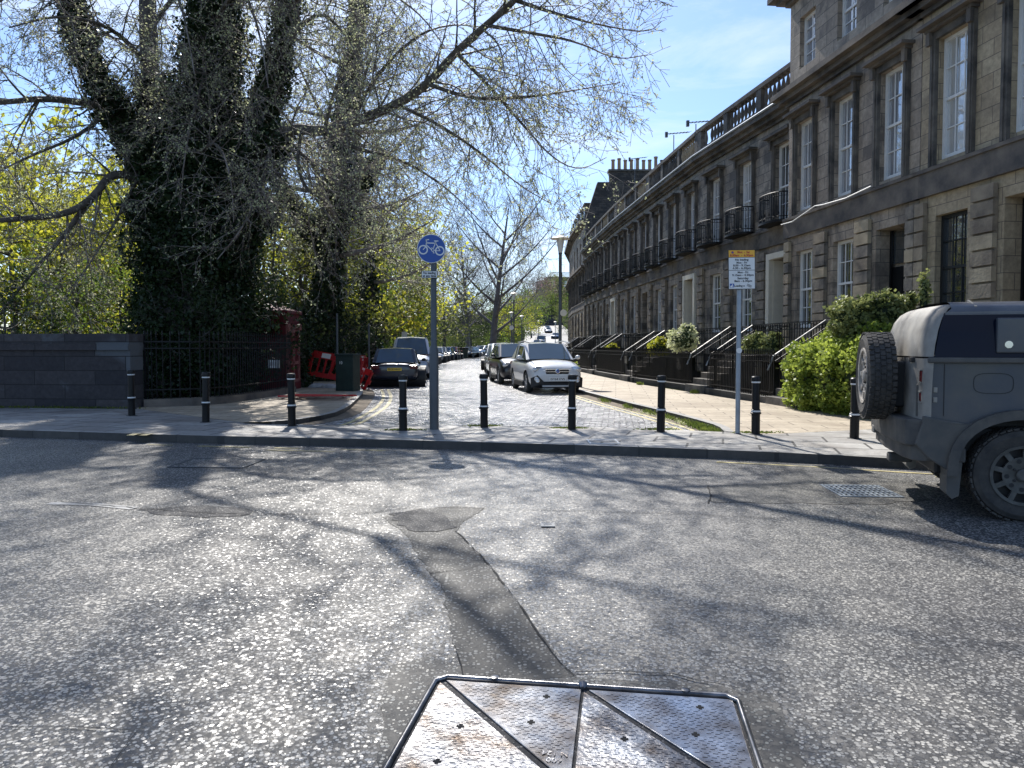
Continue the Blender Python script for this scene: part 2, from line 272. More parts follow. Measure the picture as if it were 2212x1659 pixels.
# ------------------------------------------------------------------ mesh tools
class MB:
    def __init__(s): s.v = []; s.f = []; s.m = []; s.k = 0
    def mat(s, k): s.k = k; return s
    def add(s, vs, fs):
        o = len(s.v); s.v += [tuple(v) for v in vs]; s.f += [tuple(i + o for i in f) for f in fs]; s.m += [s.k] * len(fs); return s
    def box(s, x0, x1, y0, y1, z0, z1, mat=None):
        vs = [Vector(p) for p in ((x0, y0, z0), (x1, y0, z0), (x1, y1, z0), (x0, y1, z0), (x0, y0, z1), (x1, y0, z1), (x1, y1, z1), (x0, y1, z1))]
        if mat is not None: vs = [mat @ v for v in vs]
        return s.add(vs, [(0, 3, 2, 1), (4, 5, 6, 7), (0, 1, 5, 4), (1, 2, 6, 5), (2, 3, 7, 6), (3, 0, 4, 7)])
    def bar(s, a, b, w, h=None, up=(0, 0, 1)):
        a = Vector(a); b = Vector(b); d = b - a; L = d.length
        if L < 1e-6: return s
        d /= L; u = Vector(up)
        if abs(d.dot(u)) > .98: u = Vector((1, 0, 0))
        sd_ = d.cross(u).normalized(); u = sd_.cross(d); h = h or w
        vs = [p + sd_ * i * w / 2 + u * j * h / 2 for p in (a, b) for i, j in ((-1, -1), (1, -1), (1, 1), (-1, 1))]
        return s.add(vs, [(0, 1, 2, 3), (7, 6, 5, 4), (0, 4, 5, 1), (1, 5, 6, 2), (2, 6, 7, 3), (3, 7, 4, 0)])
    def tube(s, pts, r, n=8, cap=True):
        pts = [Vector(p) for p in pts]; rr = r if isinstance(r, (list, tuple)) else [r] * len(pts); vs = []
        for i, p in enumerate(pts):
            d = (pts[min(i + 1, len(pts) - 1)] - pts[max(i - 1, 0)]).normalized()
            a = Vector((0, 0, 1)) if abs(d.z) < .9 else Vector((1, 0, 0)); a = d.cross(a).normalized(); b = d.cross(a)
            vs += [p + (a * math.cos(t) + b * math.sin(t)) * rr[i] for t in [2 * math.pi * k / n for k in range(n)]]
        fs = [(i * n + k, i * n + (k + 1) % n, (i + 1) * n + (k + 1) % n, (i + 1) * n + k) for i in range(len(pts) - 1) for k in range(n)]
        if cap: fs += [tuple(range(n - 1, -1, -1)), tuple((len(pts) - 1) * n + k for k in range(n))]
        return s.add(vs, fs)
    def lathe(s, prof, n=24, mat=None, sx=1, sy=1, cap=True):
        vs = [Vector((r * math.cos(2 * math.pi * k / n) * sx, r * math.sin(2 * math.pi * k / n) * sy, z)) for r, z in prof for k in range(n)]
        if mat is not None: vs = [mat @ v for v in vs]
        fs = [(i * n + k, i * n + (k + 1) % n, (i + 1) * n + (k + 1) % n, (i + 1) * n + k) for i in range(len(prof) - 1) for k in range(n)]
        if cap: fs += [tuple(range(n - 1, -1, -1)), tuple((len(prof) - 1) * n + k for k in range(n))]
        return s.add(vs, fs)
    def prism(s, poly, z0, z1, mat=None):
        n = len(poly); ar = sum(poly[i][0] * poly[(i + 1) % n][1] - poly[(i + 1) % n][0] * poly[i][1] for i in range(n))
        if ar < 0: poly = poly[::-1]
        vs = [Vector((x, y, z0)) for x, y in poly] + [Vector((x, y, z1)) for x, y in poly]
        if mat is not None: vs = [mat @ v for v in vs]
        tr = tessellate_polygon([[Vector((x, y, 0)) for x, y in poly]]); tr2 = []
        for t in tr:
            a, b, c = [poly[i] for i in t]
            if (b[0] - a[0]) * (c[1] - a[1]) - (b[1] - a[1]) * (c[0] - a[0]) < 0: t = t[::-1]
            tr2.append(tuple(t))
        fs = [t[::-1] for t in tr2] + [tuple(i + n for i in t) for t in tr2] + [(i, (i + 1) % n, (i + 1) % n + n, i + n) for i in range(n)]
        return s.add(vs, fs)
    def sheet(s, poly, z):
        tr = tessellate_polygon([[Vector((p[0], p[1], 0)) for p in poly]]); out = []
        for t in tr:
            a, b, c = [poly[i] for i in t]
            if (b[0] - a[0]) * (c[1] - a[1]) - (b[1] - a[1]) * (c[0] - a[0]) < 0: t = t[::-1]
            out.append(tuple(t))
        return s.add([(p[0], p[1], z) for p in poly], out)
    def mesh(s, name, mats):
        me = bpy.data.meshes.new(name); me.from_pydata(s.v, [], s.f)
        for m in (mats if isinstance(mats, (list, tuple)) else [mats]): me.materials.append(M[m] if isinstance(m, str) else m)
        if any(s.m): me.polygons.foreach_set('material_index', s.m)
        me.update(); return me
    def build(s, name, mats, parent=None, smooth=False, bevel=0):
        me = s.mesh(name, mats)
        o = link(name, me, parent)
        if smooth: smooth_mesh(me, smooth if isinstance(smooth, (int, float)) and smooth is not True else 40)
        if bevel:
            b = o.modifiers.new('bevel', 'BEVEL'); b.width = bevel; b.segments = 2; b.limit_method = 'ANGLE'
        return o
def smooth_mesh(me, ang=40):
    bm = bmesh.new(); bm.from_mesh(me); a = R(ang)
    for f in bm.faces: f.smooth = True
    for e in bm.edges:
        e.smooth = not (len(e.link_faces) == 2 and e.calc_face_angle(0) > a)
    bm.to_mesh(me); bm.free()
def link(name, data, parent=None):
    o = bpy.data.objects.new(name, data); SC.collection.objects.link(o)
    if parent: o.parent = parent
    return o
def tag(o, label=None, cat=None, group=None, kind=None):
    if label: o['label'] = label
    if cat: o['category'] = cat
    if group: o['group'] = group
    if kind: o['kind'] = kind
    return o
def thing(name, label, cat, loc=(0, 0, 0), rz=0, group=None):
    o = link(name, None); o.location = loc; o.rotation_euler = (0, 0, rz); return tag(o, label, cat, group)
def struct(name, mb, m, kind='structure'):
    return tag(mb.build(name, m), kind=kind)
def dup(root, loc, rz, label=None, group=None, scale=None):
    r = root.copy(); SC.collection.objects.link(r); r.location = loc; r.rotation_euler = (0, 0, rz)
    if scale: r.scale = (scale,) * 3 if isinstance(scale, (int, float)) else scale
    if label: r['label'] = label
    if group: r['group'] = group
    for ch in list(root.children):
        c = ch.copy(); SC.collection.objects.link(c); c.parent = r
        for g in ch.children:
            d = g.copy(); SC.collection.objects.link(d); d.parent = c
    return r
_txt = {}
def text(name, s, size, mat, parent, mtx, bold=0., width=None, extr=.0015):
    key = (s, bold, extr)
    if key not in _txt:
        cu = bpy.data.curves.new('t', 'FONT'); cu.body = s; cu.size = 1; cu.align_x = 'CENTER'; cu.align_y = 'CENTER'; cu.extrude = .0; cu.offset = bold; cu.resolution_u = 3
        o = bpy.data.objects.new('t', cu); SC.collection.objects.link(o)
        dg = bpy.context.evaluated_depsgraph_get(); me = bpy.data.meshes.new_from_object(o.evaluated_get(dg))
        co = [v.co.copy() for v in me.vertices]; fs = [tuple(p.vertices) for p in me.polygons]
        bpy.data.objects.remove(o); bpy.data.curves.remove(cu); bpy.data.meshes.remove(me)
        _txt[key] = (co, fs)
    co, fs = _txt[key]
    xs = [c.x for c in co]; wid = max(xs) - min(xs); sc = size; sx = size if width is None else width / wid
    mb = MB(); mb.add([mtx @ Vector((c.x * sx, c.y * sc, 0)) for c in co], fs)
    if name is None: return mb
    return mb.build(name, mat, parent)
# local sign frame: x right, y up, facing the viewer (towards -Y)
FACE = Matrix(((1, 0, 0, 0), (0, 0, -1, 0), (0, 1, 0, 0), (0, 0, 0, 1)))
def face_at(x, y, z): return Matrix.Translation((x, y, z)) @ FACE

# =================================================================== GROUND
def offset_poly(pts, d):
    out = []
    for i, p in enumerate(pts):
        a = Vector(pts[max(i - 1, 0)]); b = Vector(pts[min(i + 1, len(pts) - 1)]); t = (b - a).normalized(); out.append((p[0] - t.y * d, p[1] + t.x * d))
    return out
def refine(pts, step=.6, jit=0.):
    out = []
    for a, b in zip(pts[:-1], pts[1:]):
        a = Vector(a); b = Vector(b); n = max(1, int((b - a).length / step))
        out += [tuple(a + (b - a) * i / n + Vector((rnd.uniform(-jit, jit), rnd.uniform(-jit, jit)) + ((0,) if len(a) > 2 else ()))) for i in range(n)]
    return out + [tuple(pts[-1])]
def kerbtop(mb, pts, wdt, z1):
    L = offset_poly(pts, wdt)
    for i in range(len(pts) - 1): mb.add([(*pts[i], z1), (*pts[i + 1], z1), (*L[i + 1], z1), (*L[i], z1)], [(0, 1, 2, 3)])
def smooth2(pts, it=2):
    for _ in range(it):
        q = [pts[0]]
        for a, b in zip(pts[:-1], pts[1:]):
            q += [(a[0] * .75 + b[0] * .25, a[1] * .75 + b[1] * .25), (a[0] * .25 + b[0] * .75, a[1] * .25 + b[1] * .75)]
        pts = q + [pts[-1]]
    return pts
def strip(mb, pts, wdt, z, zf=None):
    L = offset_poly(pts, wdt / 2); Rr = offset_poly(pts, -wdt / 2)
    for i in range(len(pts) - 1):
        q = [L[i], Rr[i], Rr[i + 1], L[i + 1]]
        zz = [z] * 4 if zf is None else [zf(p) for p in q]
        mb.add([(p[0], p[1], k) for p, k in zip(q, zz)], [(0, 1, 2, 3)])
def kerbwall(mb, pts, wdt, z0, z1):
    L = offset_poly(pts, wdt); n = len(pts)
    for i in range(n - 1):
        a, b, c, d = pts[i], pts[i + 1], L[i + 1], L[i]
        mb.add([(a[0], a[1], z0), (b[0], b[1], z0), (c[0], c[1], z0), (d[0], d[1], z0), (a[0], a[1], z1), (b[0], b[1], z1), (c[0], c[1], z1), (d[0], d[1], z1)],
               [(0, 1, 5, 4), (2, 3, 7, 6)] + ([(3, 0, 4, 7)] if i == 0 else []) + ([(1, 2, 6, 5)] if i == n - 2 else []))

KN = smooth2([(-30, 16.6), (-14, 13.9), (-8.75, 12.59), (-6.96, 12.21), (-5.24, 11.8), (-3.52, 11.52), (-2.18, 11.31), (-.73, 11.01), (.63, 10.72), (1.92, 10.4), (3.13, 10.06), (4.21, 9.66), (5.06, 9.25), (7.2, 8.45), (12, 6.9), (30, 1.2), (44, -3.5)], 1)
BACK = [(3.55, 12.3), (2.37, 12.83), (.78, 13.2), (-.89, 13.35), (-2.55, 13.3), (-3.9, 13.45)]
KR = smooth2([(3.55, 12.3), (3.7, 13.2), (3.62, 14.2), (3.38, 16.07), (2.87, 19.08), (2.11, 24.62), (1.5, 30), (1.05, 36), (.72, 45), (.5, 58), (.45, 75), (1.2, 90), (3.4, 108), (7.4, 130), (10.0, 160), (12.4, 200), (14.4, 232)], 1)
KL = smooth2([(-3.9, 13.45), (-5.3, 13.75), (-4.3, 14.05), (-3.8, 15.5), (-3.85, 17.3), (-4.2, 20), (-4.7, 23.5), (-5.6, 27), (-6.5, 35), (-7.3, 47), (-8.1, 62), (-8.3, 75), (-7.4, 95), (-4.4, 116), (1.5, 127), (4.4, 138), (5.7, 165), (6.6, 200), (7.0, 232)], 1)
RAILR = [(8.9, 9.5), (7.3, 14.2), (6.57, 17.51), (6.01, 19.94), (5.74, 21.88), (4.9, 27.2), (4.45, 32), (4.11, 36.61), (3.68, 43.82), (3.2, 58), (3.05, 72), (3.5, 88), (5.6, 108)]
FENL = [(-8.94, 17.56), (-8.2, 17.7), (-7.46, 18.13), (-7.05, 19.73), (-6.9, 22.5)]
def HZ(p):       # the street climbs the hill beyond about 100 m
    y = p[1]; t = max(0, y - 122)
    return .03 + .045 * t + .00015 * t * t
struct('ground', MB().add([(-3000, -400, -.1), (3000, -400, -.1), (3000, 4000, -.1), (-3000, 4000, -.1)], [(0, 1, 2, 3)]), 'garden')
near = [(-30, -14)] + [(p[0], p[1] + .06) for p in KN] + [(44, -14)]
struct('road', MB().sheet(near, 0), 'asphalt')
# pavements: left corner, crossing, right side
pav = [(p[0], p[1]) for p in KN]
right_back = [(44, 2.5), (12.5, 9.0), (9.6, 10.2)] + RAILR[1:]
struct('crossing_pavement', MB().sheet(list(KN)[0:] + [(44, 2.5), (12.5, 9.0), (7.6, 13.2), (4.2, 12.0)] + BACK + [KL[i] for i in range(1, 4)] + [(-8.6, 16.9), (-30, 20.5)], .12), 'slab_cross')
rp = MB()
kr_top = [p for p in KR if p[1] <= 112]
rp.sheet(kr_top[::-1] + [(4.2, 12.0), (7.6, 13.2)] + RAILR[2:] , .121)
struct('right_pavement', rp, 'slab')
lp = MB()
kl_top = [p for p in KL[3:] if p[1] <= 120]
lp.sheet([(-8.6, 16.9)] + kl_top + [(-7.5, 121), (-10.5, 95), (-11.5, 75), (-11, 62), (-10, 47), (-9, 35), (-7.9, 27), (-7.2, 24), (-6.9, 22.5), (-7.05, 19.73), (-7.46, 18.13), (-8.9, 17.5)], .122)
struct('left_pavement', lp, 'slab')
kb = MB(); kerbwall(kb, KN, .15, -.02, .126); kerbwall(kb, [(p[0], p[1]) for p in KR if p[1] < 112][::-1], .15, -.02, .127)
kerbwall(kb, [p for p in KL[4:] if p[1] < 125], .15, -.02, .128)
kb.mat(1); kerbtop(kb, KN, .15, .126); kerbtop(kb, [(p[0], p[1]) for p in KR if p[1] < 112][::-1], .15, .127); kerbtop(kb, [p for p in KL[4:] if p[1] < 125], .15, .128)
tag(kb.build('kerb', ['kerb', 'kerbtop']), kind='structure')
# street surface: setts, then tarmac up the hill
cobr = [p for p in KR if p[1] <= 100]; cobl = [p for p in KL if p[1] <= 100]
struct('cobbled_street', MB().sheet(BACK[::-1] + [] + cobr[1:] + cobl[::-1][:-1], .03), 'cobble')
hb = MB(); n_ = 14
def interp(P, y):
    for a, b in zip(P[:-1], P[1:]):
        if a[1] <= y <= b[1]: t = (y - a[1]) / (b[1] - a[1]); return a[0] + (b[0] - a[0]) * t
    return P[-1][0]
ys = [98 + i * 6 for i in range(28)]
for a, b in zip(ys[:-1], ys[1:]):
    q = [(interp(KL[5:], a), a), (interp(KR, a), a), (interp(KR, b), b), (interp(KL[5:], b), b)]
    hb.add([(p[0], p[1], HZ(p) + .004) for p in q], [(0, 1, 2, 3)])
struct('hill_road', hb, 'asphalt_far')
hb = MB()
for a, b in zip(ys[:-1], ys[1:]):
    for P, s in ((KL[5:], -1), (KR, 1)):
        x0, x1 = interp(P, a), interp(P, b); wv = 3
        q = [(x0, a), (x0 + s * wv, a), (x1 + s * wv, b), (x1, b)]
        if s < 0: q = q[::-1]
        hb.add([(p[0], p[1], HZ(p) + .12) for p in q], [(0, 1, 2, 3)])
struct('hill_pavement', hb, 'kerb')
# hill terrain behind
hv = []; nx, ny = 40, 16
for j in range(ny):
    for i in range(nx):
        y = 262 + j * 18; x = -190 + i * 10
        hv.append((x, y, 6 + 38 * (1 - math.exp(-(y - 262) / 110.)) * (.35 + .65 / (1 + math.exp(-(x - 5) / 14.))) + rnd.uniform(-.8, .8)))
ter = MB(); ter.add(hv, [(j * nx + i, j * nx + i + 1, (j + 1) * nx + i + 1, (j + 1) * nx + i) for j in range(ny - 1) for i in range(nx - 1)])
for sgn, P in ((-1, KL[5:]), (1, KR)):
    for a, b in zip(ys[:-1], ys[1:]):
        x0, x1 = interp(P, a) + sgn * 3, interp(P, b) + sgn * 3
        q = [(x0, a, HZ((0, a)) + .1), (x0 + sgn * 60, a, HZ((0, a)) + .5), (x1 + sgn * 60, b, HZ((0, b)) + .5), (x1, b, HZ((0, b)) + .1)]
        ter.add(q if sgn > 0 else q[::-1], [(0, 1, 2, 3)])
ter.add([(-190, 255, 8.6), (200, 255, 8.6), (200, 264, 9), (-190, 264, 9)], [(0, 1, 2, 3)])
struct('hill', ter, 'garden')

# road marks, patches and cracks
pm = MB()
trench = [G(*p) for p in [(828, 1118), (900, 1100), (985, 1094), (1050, 1098), (1000, 1128), (985, 1150), (1050, 1215), (1125, 1312), (1195, 1412), (1240, 1462), (1120, 1470), (1000, 1462), (985, 1405), (955, 1270), (905, 1205), (872, 1150)]]
tr2 = refine(trench + [trench[0]], .09, .014)[:-1]
struct('asphalt_repair', MB().sheet(tr2, .004), 'asphalt_patch')
d2 = [G(*p) for p in [(828, 1475), (850, 1435), (930, 1420), (1000, 1440), (1240, 1462), (1500, 1478), (1660, 1500), (1720, 1600), (1760, 1680), (1650, 1680), (820, 1680), (830, 1560)]]
M['asphalt_apron'] = asphalt('asphalt_apron', (.060, .058, .054), (.10, .10, .09), (.40, .39, .35), 48, .27, .45, .9)
struct('asphalt_apron', MB().sheet(refine(d2 + [d2[0]], .1, .018)[:-1], .003), 'asphalt_apron')
d3 = [G(*p) for p in [(840, 1112), (905, 1102), (960, 1112), (985, 1142), (950, 1150), (900, 1150), (862, 1135)]]
struct('pothole', MB().sheet(refine(d3 + [d3[0]], .1, .03)[:-1], .008), 'asphalt_dark')
d4 = [G(*p) for p in [(300, 1100), (420, 1092), (540, 1098), (545, 1112), (440, 1118), (340, 1112)]]
struct('road_patch', MB().sheet(refine(d4 + [d4[0]], .1, .03)[:-1], .004), 'asphalt_dark')
d5 = [G(*p) for p in [(1640, 985), (1960, 1030), (2010, 1080), (1900, 1090), (1540, 1085), (1530, 1050), (1700, 1040)]]
struct('road_repair_by_drain', MB().sheet(refine(d5 + [d5[0]], .12, .03)[:-1], .0035), 'asphalt_apron')
cr = MB()
def crack(px, wd=.012, z=.009):
    P = refine([G(*p) for p in px], .10, .010)
    for i in range(len(P) - 1):
        strip(cr, [P[i], P[i + 1]], wd * rnd.uniform(.2, .9), z)
crack([(985, 1148), (1050, 1215), (1125, 1312), (1195, 1412), (1245, 1465)], .016)
crack([(600, 1078), (850, 1096), (1100, 1100), (1500, 1112), (1700, 1122)], .012)
crack([(985, 1405), (1000, 1462)], .010)
crack([(1245, 1455), (1330, 1450), (1450, 1460), (1600, 1490)], .012)
crack([(920, 1240), (1010, 1230), (1045, 1218)], .01)
crack([(1530, 1050), (1536, 1075), (1530, 1088)], .02)
crack([(0, 1573), (150, 1575), (300, 1582), (240, 1659)], .008)
crack([(130, 1085), (420, 1108), (560, 1112), (780, 1110), (880, 1098)], .018)
crack([(540, 990), (700, 1000), (900, 1010)], .02)
crack([(1560, 1010), (1800, 1020), (1960, 1042)], .015)
cr_o = cr.build('road_crack', 'crack'); tag(cr_o, kind='structure')
pt = MB()
def patchy(pts, wd, z, keep=.8, seg=.35):
    P = refine(pts, seg)
    for a, b in zip(P[:-1], P[1:]):
        if rnd.random() < keep:
            strip(pt, refine([a, b], .12), wd * rnd.uniform(.8, 1.05), z)
on = lambda d: [p for p in offset_poly(KN, -d)]
patchy([p for p in on(.32) if 1.2 < p[0] < 7], .075, .006, .6)
patchy([p for p in on(.52) if 3.6 < p[0] < 7], .075, .006, .45)
patchy([p for p in on(.32) if -6 < p[0] < -1], .085, .006, .45)
patchy([p for p in on(.55) if -4.6 < p[0] < -1.4], .085, .006, .5)
for d in (.42, .62):
    strip(pt, [p for p in offset_poly(KR, d) if 12.8 < p[1] < 24], .085, .036)
LKP = smooth2([(-3.55, 13.42), (-3.2, 14.3), (-3.25, 16), (-3.35, 18.5), (-3.8, 22), (-4.6, 26)], 2)
for d in (0, .22): strip(pt, offset_poly(LKP, -d), .09, .036)
strip(pt, [(-3.9, 13.42), (-2.5, 13.42), (-.9, 13.46), (.7, 13.32), (2.2, 12.98)], .07, .036)
for x in (.4, .75, 1.1): pass
tag(pt.build('yellow_lines', 'yellow'), kind='structure')
ky = MB()
for px in (545, 575):
    x, y = G(px * .55, 941, .1)
    ky.box(x - .1, x + .1, y - .2, y + .06, .1275, .131)
tag(ky.build('yellow_kerb_marks', 'yellow'), kind='structure')
wl = MB(); P = refine([G(105, 1088), G(200, 1090), G(290, 1099)], .12, .01)
strip(wl, P, .11, .005)
tag(wl.build('white_line', 'whiteline'), kind='structure')
gd = MB()
gpts = offset_poly([p for p in KR if 12.5 < p[1] < 26], .17)
for i in range(len(gpts) - 1): strip(gd, [gpts[i], gpts[i + 1]], .36, .034)
gp2 = offset_poly([p for p in KL[4:] if 14 < p[1] < 27], -.17)
for i in range(len(gp2) - 1): strip(gd, [gp2[i], gp2[i + 1]], .4, .034)
tag(gd.build('gutter_dirt', 'gutter_dirt'), kind='structure')
# =================================================================== BUILDINGS
def wall_open(mb, x0, x1, z0, z1, ops, depth=.28, y=0., kr=None):
    xs = sorted({x0, x1} | {o[0] for o in ops} | {o[1] for o in ops}); zs = sorted({z0, z1} | {o[2] for o in ops} | {o[3] for o in ops})
    for a, b in zip(xs[:-1], xs[1:]):
        for c, d in zip(zs[:-1], zs[1:]):
            mx_, mz = (a + b) / 2, (c + d) / 2
            if any(o[0] < mx_ < o[1] and o[2] < mz < o[3] for o in ops): continue
            mb.add([(b, y, c), (a, y, c), (a, y, d), (b, y, d)], [(0, 1, 2, 3)])
    k = mb.k
    if kr is not None: mb.k = kr
    for a, b, c, d in ops:
        e = y - depth
        mb.add([(a, y, c), (a, e, c), (a, e, d), (a, y, d)], [(0, 1, 2, 3)]); mb.add([(b, y, c), (b, y, d), (b, e, d), (b, e, c)], [(0, 1, 2, 3)])
        mb.add([(a, y, d), (a, e, d), (b, e, d), (b, y, d)], [(0, 1, 2, 3)]); mb.add([(a, y, c), (b, y, c), (b, e, c), (a, e, c)], [(0, 1, 2, 3)])
    mb.k = k
_win = {}
def sash(parent, cx, w_, z0, z1, y, frame='white', pn='pane', cols=3, rows=2, low=.5, black=False):
    """white sash window: frame, meeting rail and bars; pane behind"""
    key = (round(w_, 2), round(z1 - z0, 2), frame, pn, cols, rows, low)
    if key not in _win:
        h = z1 - z0; mb = MB(); t = .075; W2 = w_ / 2
        for a, b, c, d in ((-W2, -W2 + t, 0, h), (W2 - t, W2, 0, h), (-W2 + t, W2 - t, 0, t * 1.5), (-W2 + t, W2 - t, h - t, h)): mb.box(a, b, -.07, 0, c, d)
        zm = h * low
        mb.box(-W2 + t, W2 - t, -.055, -.012, zm - .03, zm + .03)
        for i in range(1, cols):
            x = -W2 + t + (w_ - 2 * t) * i / cols
            mb.box(x - .013, x + .013, -.038, -.014, zm + .03, h - t); mb.box(x - .013, x + .013, -.052, -.03, t * 1.5, zm - .03)
        for i in range(1, rows):
            z = zm + (h - zm) * i / rows; mb.box(-W2 + t, W2 - t, -.036, -.016, z - .012, z + .012)
            z = zm * i / rows + .03; mb.box(-W2 + t, W2 - t, -.05, -.032, z - .012, z + .012)
        me = mb.mesh('window', frame)
        pm_ = MB().add([(W2 - .02, -.06, .02), (-W2 + .02, -.06, .02), (-W2 + .02, -.06, h - .02), (W2 - .02, -.06, h - .02)], [(0, 1, 2, 3)]).mesh('pane', pn)
        _win[key] = (me, pm_)
    me, pm_ = _win[key]
    o = link('window', me, parent); o.location = (cx, y, z0)
    p = link('pane', pm_, o)
    return o
_bal = {}
def balcony(parent, cx, z, w_=1.5, dpt=.55):
    if 'b' not in _bal:
        mb = MB(); n = 17; P = [(math.cos(math.pi * i / (n - 1)) * w_ / 2, .02 + (math.sin(math.pi * i / (n - 1)) ** .6) * dpt) for i in range(n)]
        mb.prism([(a * 1.04, b * 1.05) for a, b in P], -.07, .0)
        for zz, r in ((.86, .022), (.10, .014), (.74, .01)): mb.tube([(a, b, zz) for a, b in P], r, 5)
        P2 = [(math.cos(math.pi * i / 21) * w_ / 2, .02 + (math.sin(math.pi * i / 21) ** .6) * dpt) for i in range(22)]
        for i, (a, b) in enumerate(P2):
            mb.bar((a, b, 0), (a, b, .86), .016)
            if i % 2: mb.lathe([(.001, 0), (.032, .06), (.02, .12), (.001, .2)], 4, Matrix.Translation((a, b, .12)))
            mb.lathe([(.001, 0), (.03, .03), (.001, .07)], 4, Matrix.Translation((a, b, .76)))
        _bal['b'] = mb.mesh('balcony', 'iron')
    o = link('balcony', _bal['b'], parent); o.location = (cx, .08, z); return o
BALP = [(.05, 0), (.075, .04), (.05, .08), (.04, .12), (.075, .26), (.08, .34), (.055, .48), (.035, .58), (.055, .64), (.055, .68)]
def house(name, label, p0, p1, nb, gf, st, group, first=(5.58, 8.2), ww=.98, top=None, eave=9.28, bal=False, baluster=None, gfw='white', ffp='pane', roofy=True, farblock=False, trimbuff=False, gfz=(2.1, 4.4)):
    """one town house between two points of the crescent; local x runs away from the viewer, local +y faces the street"""
    p0 = Vector(p0); p1 = Vector(p1); L = (p1 - p0).length; ang = math.atan2(p1.y - p0.y, p1.x - p0.x)
    H_ = thing(name, label, 'house', (p0.x, p0.y, 0), ang, group)
    wm, tm = st; bw = L / nb; cs = [(i + .5) * bw for i in range(nb)]
    up = top is not None
    ops = []
    for c, k in zip(cs, gf):
        if k in 'wWb': ops.append((c - ww / 2, c + ww / 2, gfz[0], gfz[1]))
        elif k in 'dDc': ops.append((c - .58, c + .58, 1.3, 4.42))
        ops.append((c - ww / 2, c + ww / 2, first[0], first[1]))
    if up:
        for c in cs: ops.append((c - .45, c + .45, top[0], top[1]))
    zt = eave if not up else top[2]
    mb = MB(); wall_open(mb, 0, L, -.1, zt, ops, .46)
    D_ = 11.
    mb.box(0, L, -D_, -.48, -.1, zt - .02)
    for x in (0, L): mb.add([(x, 0, -.1), (x, -.48, -.1), (x, -.48, zt), (x, 0, zt)], [(0, 1, 2, 3) if x == 0 else (3, 2, 1, 0)])
    mb.build('wall', wm, H_)
    MB().box(0, L, .003, .02, -.1, 1.24).build('basement_shade', 'pit', H_)  # thin sheet painting the basement well's shade onto the wall foot
    # band, lintel course, cornice
    tb = MB(); zb = first[0] - .72
    e0, e1 = (-.10, L + .10) if up else (0, L)
    tb.box(e0, e1, .002, .10, zb, zb + .52); tb.box(e0, e1, .002, .14, zb + .52, zb + .60)
    tb.build('band_course', tm, H_)
    tb = MB()
    c0, c1 = (-.38, L + .42) if up else (0, L)
    for a, b, o_ in ((-.42, -.30, .10), (-.30, -.16, .26), (-.16, 0, .42)): tb.box(min(0, c0 + .42 - o_), L + (o_ if up else 0), .002, o_, eave + a, eave + b)
    tb.build('cornice', tm, H_)
    if not up and not farblock:
        g = MB(); g.tube([(0, .44, eave + .03), (L, .44, eave + .03)], .045, 6); g.build('gutter', 'galv', H_)
    # rusticated piers between the ground-floor openings
    hb_ = .325; pw = .62
    pmats = ['pier_b', 'pier_c', 'pier_b'] if trimbuff and not farblock or wm == 'stone_buff' else (['pier_a', 'pier_b', 'pier_c'] if wm == 'stone_mid' else ['pier_a', 'pier_a', 'pier_b'])
    for i in range(nb + 1):
        pr = MB(); xc = i * bw; a = max(0, xc - pw / 2); b = min(L, xc + pw / 2)
        if i == 0: a, b = 0, pw / 2
        if i == nb: a, b = L - pw / 2, L
        k = 0; z = .55
        while z < zb - .3:
            pr.mat(rnd.randrange(3)).box(a + .006 * (i > 0), b - .006 * (i < nb), .03, .13, z, z + hb_ - .045); z += hb_; k += 1
        pr.mat(0).box(a + .02 * (i > 0), b - .02 * (i < nb), .002, .07, .5, zb - .32)
        pr.build('rusticated_pier', pmats, H_)
    for c, k in zip(cs, gf):
        if k in 'wW':
            sash(H_, c, ww, gfz[0], gfz[1], -.14, gfw, 'pane_dark', 3, 2)
        elif k == 'b':
            sash(H_, c, ww, gfz[0], gfz[1], -.14, 'blackframe', 'pane_dark', 3, 2)
        elif k in 'dDc':
            dm = MB(); dm.box(c - .56, c + .56, -.45, -.41, 1.32, 3.5)
            for z0_, z1_ in ((1.5, 2.2), (2.35, 3.35)):
                for s in (-1, 1): dm.box(c + s * .27 - .19, c + s * .27 + .19, -.408, -.395, z0_, z1_)
            for x in (-.56, .50): dm.box(c + x, c + x + .06, -.409, -.36, 1.32, 4.40)
            d_ = dm.build('door', 'blackpaint', H_)
            MB().box(c - .5, c + .5, -.43, -.42, 3.58, 4.36).build('fanlight', 'pane_dark', d_)
            MB().lathe([(.001, 0), (.035, .02), (.001, .05)], 8, Matrix.Translation((c + .05, -.395, 2.25)) @ Matrix.Rotation(R(-90), 4, 'X')).build('door_knob', 'chrome', d_)
            if k == 'c':
                s_ = MB()
                s_.box(c - .80, c - .585, .004, .16, 1.3, 4.62); s_.box(c + .585, c + .80, .004, .16, 1.3, 4.62); s_.box(c - .585, c + .585, .004, .16, 4.425, 4.62)
                s_.box(c - .585, c - .562, -.36, .003, 1.32, 4.40); s_.box(c + .562, c + .585, -.36, .003, 1.32, 4.40)
                s_.build('door_surround', 'cream', H_)
        # first floor
        sash(H_, c, ww, first[0], first[1], -.12, 'white', rnd.choice([ffp, ffp, 'pane_dark', 'pane_blind']), 3, 2, .5 if bal is False else .46)
        s_ = MB(); sw = .17; s_.mat(1)
        s_.box(c - ww / 2 - sw, c - ww / 2 - .003, .003, .09, first[0] - .10, first[1] + sw); s_.box(c + ww / 2 + .003, c + ww / 2 + sw, .003, .09, first[0] - .10, first[1] + sw)
        s_.box(c - ww / 2 - .003, c + ww / 2 + .003, .003, .09, first[1] + .002, first[1] + sw)
